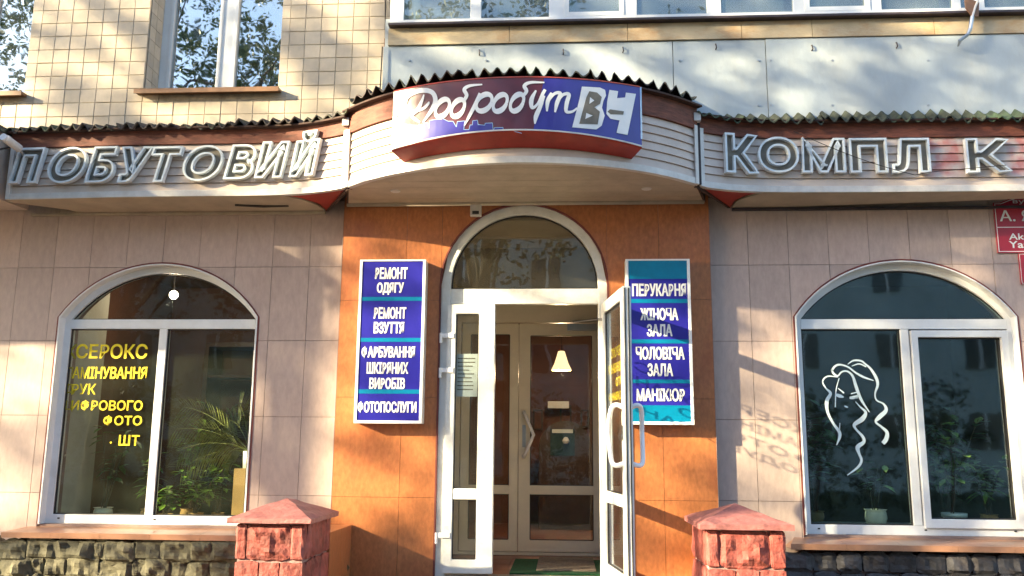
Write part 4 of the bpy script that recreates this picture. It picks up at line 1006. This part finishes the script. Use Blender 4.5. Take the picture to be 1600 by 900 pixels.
sky_l = [(60, 470), (60, 400), (120, 395), (170, 400), (200, 402), (203, 445), (207, 395), (235, 405), (236, 388), (263, 390), (266, 422), (270, 374), (345, 360), (380, 378), (410, 378), (430, 412), (436, 380), (480, 376), (474, 428), (505, 428), (512, 400), (525, 400), (528, 375), (556, 372), (560, 398), (600, 402), (602, 390), (645, 388), (650, 440), (657, 416), (708, 415), (711, 440), (722, 432), (770, 436), (820, 450)]
def densify(P, m=3):
    R = []
    for a, b in zip(P[:-1], P[1:]): R += [(a[0]+(b[0]-a[0])*k/m, a[1]+(b[1]-a[1])*k/m) for k in range(m)]
    return R+[P[-1]]
# blue town area below the outline: columns down to the lower edge
mb = MB(); D = densify(sky_l[1:], 2); vs = []
for u, v in D:
    x_, z_ = zpx(u, v); x_ = max(XS0, x_); z_ = max(z_, zlow(x_)+.002); vs += [sraw(x_, zlow(x_)+.001, .002), sraw(x_, z_, .002)]
mb.add(vs, [(2*i, 2*i+2, 2*i+3, 2*i+1) for i in range(len(D)-1)]); mb.build('blue_town_area', 'blue', bs, fix=False)
def g3(u, v, n=.004): x_, z_ = zpx(u, v); return sraw(x_, z_, n)
mb = MB()
for a, b in zip(sky_l[2:-1], sky_l[3:]): ribbon(mb, [(a[0], a[1], 3.2), ((a[0]+b[0])/2, (a[1]+b[1])/2, 3.2), (b[0], b[1], 3.2)], lambda u, v: g3(u, v, .003))
mb.build('skyline_line', 'paleline', bs, fix=False)
def ell(cx, cy, rx, ry, w0, w1, sl=.35, a0=0, a1=2*pi, n=12):
    return [(cx+rx*cos(a0+(a1-a0)*k/n)-sl*ry*sin(a0+(a1-a0)*k/n), cy+ry*sin(a0+(a1-a0)*k/n), 3+w0+(w1-w0)*(.5-.5*cos(2*(a0+(a1-a0)*k/n)+.6))) for k in range(n+1)]
script = {
 'script_letter_de': [[(60, 350, 14), (110, 322, 15), (185, 318, 14), (235, 302, 13), (262, 275, 12), (268, 262, 4)], [(132, 275, 5), (140, 235, 16), (185, 205, 22), (245, 195, 24), (290, 210, 22), (306, 255, 22), (285, 310, 20), (232, 385, 5)], [(238, 220, 5), (225, 260, 14), (200, 310, 18), (165, 345, 14), (190, 370, 16), (215, 385, 6)]],
 'script_letter_o': [ell(348, 300, 38, 52, 11, 24)],
 'script_letter_be': [ell(440, 300, 36, 50, 11, 24), [(472, 262, 15), (492, 225, 18), (478, 190, 18), (510, 168, 14), (585, 160, 6)]],
 'script_letter_er': [ell(596, 268, 44, 50, 12, 24), [(572, 212, 14), (545, 275, 18), (512, 340, 16), (478, 405, 5)]],
 'script_letter_oo': [ell(692, 270, 38, 50, 11, 24)],
 'script_letter_bee': [ell(792, 268, 36, 50, 11, 24), [(824, 232, 15), (848, 200, 18), (836, 168, 18), (872, 148, 14), (955, 148, 6)]],
 'script_letter_u': [[(905, 195, 8), (878, 250, 22), (882, 298, 16), (915, 275, 12), (945, 215, 16), (960, 190, 14)], [(950, 225, 18), (930, 290, 20), (905, 350, 22), (898, 395, 6)]],
 'script_letter_te': [[(1000, 210, 16), (975, 260, 20), (970, 320, 8)], [(978, 262, 8), (1015, 215, 14), (1050, 215, 18), (1030, 270, 20), (1018, 325, 8)], [(1030, 268, 8), (1065, 222, 14), (1100, 220, 18), (1088, 270, 20), (1085, 320, 16), (1120, 322, 12), (1150, 300, 8)]]}
for nm, ss in script.items():
    mb = MB()
    for q, s in enumerate(ss): ribbon(mb, [(a, b, c*1.18+1) for a, b, c in s], lambda u, v, q=q: g3(u, v, .005+q*.0006))
    mb.build('script_letter', 'white', bs, fix=False)
def poly_on_face(P, m, n, name='block_letter'):
    P = densify(P+[P[0]], 3)[:-1]
    bm = bmesh.new(); vs = [bm.verts.new((u, v, 0)) for u, v in P]; f = bm.faces.new(vs); bmesh.ops.triangulate(bm, faces=[f])
    V = [g3(v.co.x, v.co.y, n) for v in bm.verts]; bm.verts.index_update(); F = [[v.index for v in f_.verts] for f_ in bm.faces]; bm.free()
    MB().add(V, F).build(name, m, bs, fix=False)
poly_on_face([(1178, 172), (1286, 178), (1316, 192), (1322, 225), (1306, 258), (1298, 298), (1314, 345), (1296, 405), (1264, 428), (1120, 415), (1150, 300), (1165, 240)], 'white', .005)
poly_on_face([(1222, 200), (1268, 208), (1296, 235), (1286, 275), (1252, 295), (1285, 322), (1272, 398), (1162, 394), (1190, 290), (1205, 235)], 'lettergrey', .006)
poly_on_face([(1226, 236), (1252, 256), (1222, 276)], 'white', .007)
poly_on_face([(1204, 330), (1242, 346), (1198, 366)], 'white', .007)
poly_on_face([(1342, 192), (1394, 200), (1384, 262), (1394, 290), (1426, 296), (1440, 208), (1500, 216), (1450, 460), (1384, 448), (1402, 374), (1348, 364), (1324, 335), (1328, 262)], 'white', .005)
poly_on_face([(1345, 308), (1428, 320), (1424, 340), (1350, 338), (1330, 322)], 'lettergrey', .006)

# ---------------------------------------------------------------- blue wall signs
def wall_sign(name, cor, bands, strips, lines, label, cy=()):
    Yb = YE-.115
    (xa, yt), (xb, yb) = cor
    x0, z1 = at(xa, yt, Yb); x1, z0 = at(xb, yb, Yb)
    r = empty(name, ((x0+x1)/2, YE, z0), label, 'sign', 'blue box signs beside the entrance')
    MB().box(x0, x1, Yb+.004, YE-.001, z0, z1).build('box', 'trim', r, bevel=.006)
    f = .022
    MB().ring([(x0, z0), (x0, z1), (x1, z1), (x1, z0)], [(x0+f, z0+f), (x0+f, z1-f*.6), (x1-f, z1-f*.6), (x1-f, z0+f)], Yb-.006, Yb+.004).build('frame', 'white', r, bevel=.002)
    MB().box(x0+f, x1-f, Yb, Yb+.0035, z0+f, z1-f*.6).build('blue_face', 'navy', r)
    for s in strips:
        _, za = at(600, s[0], Yb); _, zb_ = at(600, s[1], Yb); za = min(za, z1-f*.6); zb_ = max(zb_, z0+f)
        MB().box(x0+f, x1-f, Yb-.0012, Yb, zb_, za).build('cyan_strip', 'cyan', r)
    for t, a, b, c, h in lines:
        X0, zt = at(a, c-h/2, Yb); X1, zb_ = at(b, c+h/2, Yb)
        text_flat('text_line', t, max(X0, x0+f+.004), min(X1, x1-f-.004), zb_, zt, Yb, 'white', r, .038)
    return r
wall_sign('wall_sign', ((563, 406), (659, 662)), None, [(464, 470), (528, 534), (608.5, 615)],
 [('РЕМОНТ', 587, 636, 427, 17), ('ОДЯГУ', 590, 630, 451, 18), ('РЕМОНТ', 585, 634, 489, 17), ('ВЗУТТЯ', 585, 631, 512, 17), ('ФАРБУВАННЯ', 566, 648, 550, 18), ('ШКІРЯНИХ', 574, 637, 575, 17), ('ВИРОБІВ', 578, 632, 599, 17), ('ФОТОПОСЛУГИ', 560, 650, 636, 18)], 'blue box sign left of the door listing РЕМОНТ ОДЯГУ and ФОТОПОСЛУГИ')
wall_sign('wall_sign', ((977, 405), (1085, 664)), None, [(400, 437), (468, 474), (530, 536), (591.5, 597), (631, 662)],
 [('ПЕРУКАРНЯ', 988, 1072, 453, 18), ('ЖІНОЧА', 1001, 1059, 491, 18), ('ЗАЛА', 1011, 1050, 516, 18), ('ЧОЛОВІЧА', 994, 1069, 552, 19), ('ЗАЛА', 1012, 1051, 578, 19), ('МАНІКЮР', 995, 1070, 617, 19)], 'blue box sign right of the door listing ПЕРУКАРНЯ and МАНІКЮР')

# sensor box over the door, floodlight at the left end
x0, z1 = at(735, 319, YE-.03); x1, z0 = at(752, 338, YE-.03)
sb = empty('sensor_box', ((x0+x1)/2, YE, z0), 'small white sensor box on the orange wall above the door arch', 'sensor')
MB().box(x0, x1, YE-.045, YE-.001, z0, z1-.005).build('housing', 'trim', sb, bevel=.006)
MB().box(x0+.018, x1-.018, YE-.049, YE-.044, z0+.015, z0+.04).build('lens', 'rubber', sb)
fx, fz = at(18, 222, -.5)
fl2 = empty('security_camera', (fx, -.5, fz), 'white tube security camera under the eaves at the far left', 'camera')
a = Vector((at(10, 217, -.62)[0], -.64, at(10, 217, -.62)[1])); b = Vector((at(26, 230, -.5)[0], -.47, at(26, 230, -.5)[1]))
MB().tube([a, a+(b-a)*.1, b], [.026, .033, .033], 14).build('housing', 'trim', fl2, smooth=False)
MB().tube([a-(b-a)*.12, a+(b-a)*.05], [.028, .028], 14).build('hood', 'handle', fl2)
MB().tube([b, b+Vector((.0, .06, -.03)), b+Vector((-.01, .11, .0))], .012, 8).build('bracket', 'chrome', fl2)
MB().tube([(fx-.02, -.45, fz-.02), (fx-.25, -.42, fz-.05), (fx-.6, -.40, fz-.05)], .008, 6).build('cable', 'cable', fl2)

# crimson address plaques
def plaque(name, xa, xb, yt, yb, label, texts, arch=False, div=None):
    x0, z1 = at(xa, yt); x1, z0 = at(xb, yb); r = empty(name, ((x0+x1)/2, 0, z0), label, 'plaque', 'crimson address plaques')
    pts = [(x0, z0), (x0, z1), (x1, z1), (x1, z0)]
    if arch:
        s = (x1-x0); pts = [(x0, z0), (x0, z1-.045), (x0+.06*s, z1-.045), (x0+.14*s, z1-.02), (x0+.22*s, z1), (x1-.22*s, z1), (x1-.14*s, z1-.02), (x1-.06*s, z1-.045), (x1, z1-.045), (x1, z0)]
    c = ((x0+x1)/2, (z0+z1)/2); MB().prism(pts, -.014, -.002).build('plate', 'plaque', r)
    q = [(c[0]+(p[0]-c[0])*.985, c[1]+(p[1]-c[1])*.965) for p in pts]; q2 = [(c[0]+(p[0]-c[0])*.972, c[1]+(p[1]-c[1])*.94) for p in pts]
    MB().ring(q, q2, -.0155, -.0135).build('white_border', 'white', r)
    if div: _, zd = at(xa, div); MB().box(x0+.01, x1-.01, -.0155, -.0135, zd-.003, zd+.003).build('white_divider', 'white', r)
    for t, a, b, ya, yb_, bo in texts:
        X0, zt = at(a, ya, -.015); X1, zb_ = at(b, yb_, -.015); text_flat('text_line', t, X0, X1, zb_, zt, -.0145, 'white', r, bo)
plaque('address_plaque', 1550, 1722, 309, 395, 'crimson street name plaque with А. Ян and Latin lettering, partly out of frame', [('вулиця', 1582, 1640, 313, 319, .01), ('А. Янгеля', 1561, 1690, 329, 345, .02), ('Akademika', 1576, 1665, 365, 374, .03), ('Yanhelia', 1576, 1650, 377, 387, .03)], True, 356)
plaque('address_plaque', 1590, 1700, 397, 444, 'smaller crimson plaque hanging below the street name plaque', [])

# ---------------------------------------------------------------- stone piers and stair walls
random.seed(31)
def pier(x0, x1, label):
    y0, y1 = -1.30, -.72; cx_, cy_ = (x0+x1)/2, (y0+y1)/2
    r = empty('stone_pier', (cx_, cy_, 0), label, 'pier', 'red stone piers beside the porch steps')
    MB().box(x0+.012, x1-.012, y0+.012, y1-.012, 0, 1.07).build('core', 'pmortar', r)
    k = int(abs(x0)*100)
    hs = .215; zt = 1.07; row = 0
    while zt > .08:
        zb_ = max(0.01, zt-hs); lay = [0, .16, .80, 1] if row % 2 == 0 else [0, .36, .66, 1]
        for a, b in zip(lay[:-1], lay[1:]):
            k += 1; X0, X1 = x0+(x1-x0)*a+(.003), x0+(x1-x0)*b-.003; big = (b-a) > .5
            pobj('stone_block', rock(X0, X1, y0-(.006), y0+.05, zb_+.004, zt-.004, .030 if big else .014, 8 if big else 5, k), 'redrock', r)
        for side in (0, 1):
            for a, b in zip(lay[:-1], lay[1:]):
                k += 1; Y0, Y1 = y0+.05+(y1-y0-.05)*a+.003, y0+.05+(y1-y0-.05)*b-.003
                xx = (x1-.04, x1+.006) if side else (x0-.006, x0+.04)
                pobj('stone_block', rock(xx[0], xx[1], Y0, Y1, zb_+.004, zt-.004, .015, 5, k), 'redrock', r)
        zt = zb_-.012; row += 1
    o = .047; X0, X1, Y0, Y1 = x0-o, x1+o, y0-o, y1+o
    zt = 1.075; v = [(X0, Y0, zt), (X1, Y0, zt), (X1, Y1, zt), (X0, Y1, zt), (X0, Y0, zt+.03), (X1, Y0, zt+.03), (X1, Y1, zt+.03), (X0, Y1, zt+.03), (cx_, cy_, 1.21)]
    me = MB().add(v, [(0, 3, 2, 1), (0, 1, 5, 4), (1, 2, 6, 5), (2, 3, 7, 6), (3, 0, 4, 7), (4, 5, 8), (5, 6, 8), (6, 7, 8), (7, 4, 8)]).mesh('cap')
    bm = bmesh.new(); bm.from_mesh(me); bmesh.ops.subdivide_edges(bm, edges=bm.edges, cuts=5, use_grid_fill=True); bmesh.ops.triangulate(bm, faces=bm.faces)
    for q in bm.verts:
        if q.co.z > 1.08: q.co += Vector((noise.noise(q.co*8), noise.noise(q.co*8+Vector((9, 1, 0))), noise.noise(q.co*11+Vector((3, 3, x0)))))*.009
    bm.to_mesh(me); bm.free(); pobj('cap', me, 'cap', r); return r
pier(-2.033, -1.600, 'red rough stone pier with pyramid cap, left of the steps')
pier(.850, 1.315, 'red rough stone pier with pyramid cap, right of the steps')
for x0, x1, l in ((-1.76, -1.60, 'low brown stair wall behind the left stone pier'), (.985, 1.13, 'low brown stair wall behind the right stone pier')):
    r = empty('stair_wall', ((x0+x1)/2, -.36, 0), l, 'low wall', 'low walls beside the porch steps')
    for i in range(2): MB().box(x0, x1, -.70+i*.308, -.70+(i+1)*.308-.003, .0, .965).build('stone_panel', 'otile', r)

# ---------------------------------------------------------------- trees along the street (out of frame: they dapple the sun and show in the glass)
def crown_mesh(clusters, leaf_s, per, seed, name='crown'):
    rnd = random.Random(seed); vs = []; fs = []
    for (c, rad) in clusters:
        for _ in range(per):
            p = Vector((rnd.gauss(0, 1), rnd.gauss(0, 1), rnd.gauss(0, .8))).normalized()*rad*rnd.random()**.5+c
            a = Vector((rnd.gauss(0, 1), rnd.gauss(0, 1), rnd.gauss(0, .7))).normalized()*leaf_s*rnd.uniform(.6, 1.2); b = a.orthogonal().normalized()*leaf_s*.5
            b.rotate(Matrix.Rotation(rnd.uniform(0, 6.28), 3, a.normalized())); k = len(vs)
            vs += [p-a*.5, p+b*.5, p+a*.5, p-b*.5]; fs.append((k, k+1, k+2, k+3))
    me = bpy.data.meshes.new(name); me.from_pydata([tuple(v) for v in vs], [], fs); me.update(); return me
def tree_trunk(r, base, clusters, rad, nlimb, seed, wob=.3):
    rnd = random.Random(seed); mb = MB(); top = Vector((sum(c.x for c, _ in clusters)/len(clusters), sum(c.y for c, _ in clusters)/len(clusters), sum(c.z for c, _ in clusters)/len(clusters)))
    P = [base, base+(top-base)*.3+Vector((rnd.uniform(-wob, wob), rnd.uniform(-wob, wob), 0)), base+(top-base)*.65, top+Vector((0, 0, .6))]
    mb.tube(P, [rad, rad*.75, rad*.5, rad*.15], 10)
    for c, _ in rnd.sample(clusters, min(nlimb, len(clusters))):
        t = rnd.uniform(.35, .95); s = P[0]+(P[3]-P[0])*t; m = s+(c-s)*.5+Vector((0, 0, rnd.uniform(0, .4)))
        mb.tube([s, m, c], [rad*.28*(1.2-t), rad*.14, .008], 5)
    mb.build('trunk', 'bark', r)
def litfrac(fx, fz):
    if fz > 3.95: return .30 if fx < -1.2 else (.10 if fz < 4.85 else .45)
    if fz > 3.7 and fx > -1.2: return .10
    if fz > 3.0:
        if .25 < fx < 1.0: return .93 if fz < 3.1 else .3
        if fx < -1.0: return .42
        if fx < .25: return .85
        return .12
    if fz > 2.35:
        if fx < -1.6: return .55
        if fx < -.2: return .5
        if .2 < fx < .95 and fz > 2.7: return .9
        return .18
    if fz < .95: return .25
    if fx < -.6: return .66
    if fx < 1.25: return .6
    if fx < 1.9: return .5
    return .4
rnd = random.Random(77); cl = [[], []]
A = Vector((-1.9, -1.0, .75))
for _ in range(2600):
    fx, fz = rnd.uniform(-5.2, 5), rnd.uniform(.6, 6.2)
    if rnd.random() > -math.log(litfrac(fx, fz))/2.2: continue
    t = rnd.uniform(3.6, 5.4)+(1.0 if fz < 2.3 else 0); c = Vector((fx, 0, fz))+A*t; cl[0 if fx < 0 else 1].append((c, rnd.uniform(.09, .2)))
for k, (base, lab) in enumerate(((Vector((-10.2, -4.6, 0)), 'leafy street tree beyond the left picture edge'), (Vector((-6.6, -4.9, 0)), 'leafy street tree near the left end of the shop front'))):
    r = empty('street_tree', base, lab, 'tree', 'trees along the street')
    me = crown_mesh(cl[k], .085, 24, 5+k); me.transform(Matrix.Translation(-base)); o = link('crown', me, r, 'leaf'); o['kind'] = 'stuff'
    tree_trunk(r, base, cl[k], .16, 26, 9+k)
for k, (x, y, h, s) in enumerate(((-7.5, -15, 11, 3.4), (-2.4, -17, 14, 3.8), (3.4, -19, 13, 3.0), (19, -16, 8.5, 3.3), (-13, -18, 13, 4), (24, -20, 11, 4))):
    rnd = random.Random(100+k); cs = []
    for _ in range(150):
        v = Vector((rnd.gauss(0, 1), rnd.gauss(0, 1), rnd.gauss(0, 1))).normalized()*rnd.random()**.4
        cs.append((Vector((x+v.x*s, y+v.y*s*.8, h*.75+v.z*h*.4)), rnd.uniform(.3, .75)))
    base = Vector((x, y, 0)); r = empty('street_tree', base, ['leftmost but one tall tree across the street', 'tallest tree straight across the street', 'slender tall tree across from the right shop window', 'lower broad tree across from the right picture edge', 'leftmost tree across the street', 'rightmost tree across the street'][k]+', behind the camera', 'tree', 'trees across the street')
    me = crown_mesh(cs, .24, 34, 40+k); me.transform(Matrix.Translation(-base)); o = link('crown', me, r, 'leafdark'); o['kind'] = 'stuff'
    tree_trunk(r, base, cs, .3, 16, 60+k)
for k in range(9):
    rnd = random.Random(300+k); x = -13+k*3.1; y = -12.5-rnd.random()*2; cs = [(Vector((x+rnd.gauss(0, .9), y+rnd.gauss(0, .5), rnd.uniform(.3, 2.9))), rnd.uniform(.3, .5)) for _ in range(26)]
    r = empty('shrub', (x, y, 0), 'dark bushy shrub in the row across the street', 'shrub', 'shrubs across the street')
    me = crown_mesh(cs, .16, 60, 400+k); me.transform(Matrix.Translation((-x, -y, 0))); o = link('foliage', me, r, 'leafdark'); o['kind'] = 'stuff'
    MB().tube([(x, y, 0), (x+.1, y, 1.2), (x, y, 2.2)], [.06, .04, .01], 6).build('stem', 'bark', r)
# block across the street, seen only as a reflection
ob = empty('opposite_building', (0, -26, 0), 'pale plastered block across the street mirrored in the right window', 'building')
MB().box(-34, 34, -44, -26, 0, 12.5).build('wall', 'far', ob)
for i in range(19):
    for j in range(4): wq = MB().box(-30+i*3.2, -28.9+i*3.2, -26, -25.95, 1.6+j*2.9, 2.9+j*2.9).build('window', 'farwin', ob); MB().box(-29.5+i*3.2, -29.4+i*3.2, -25.95, -25.9, 1.6+j*2.9, 2.9+j*2.9).build('glazing_bar', 'pvc', wq)
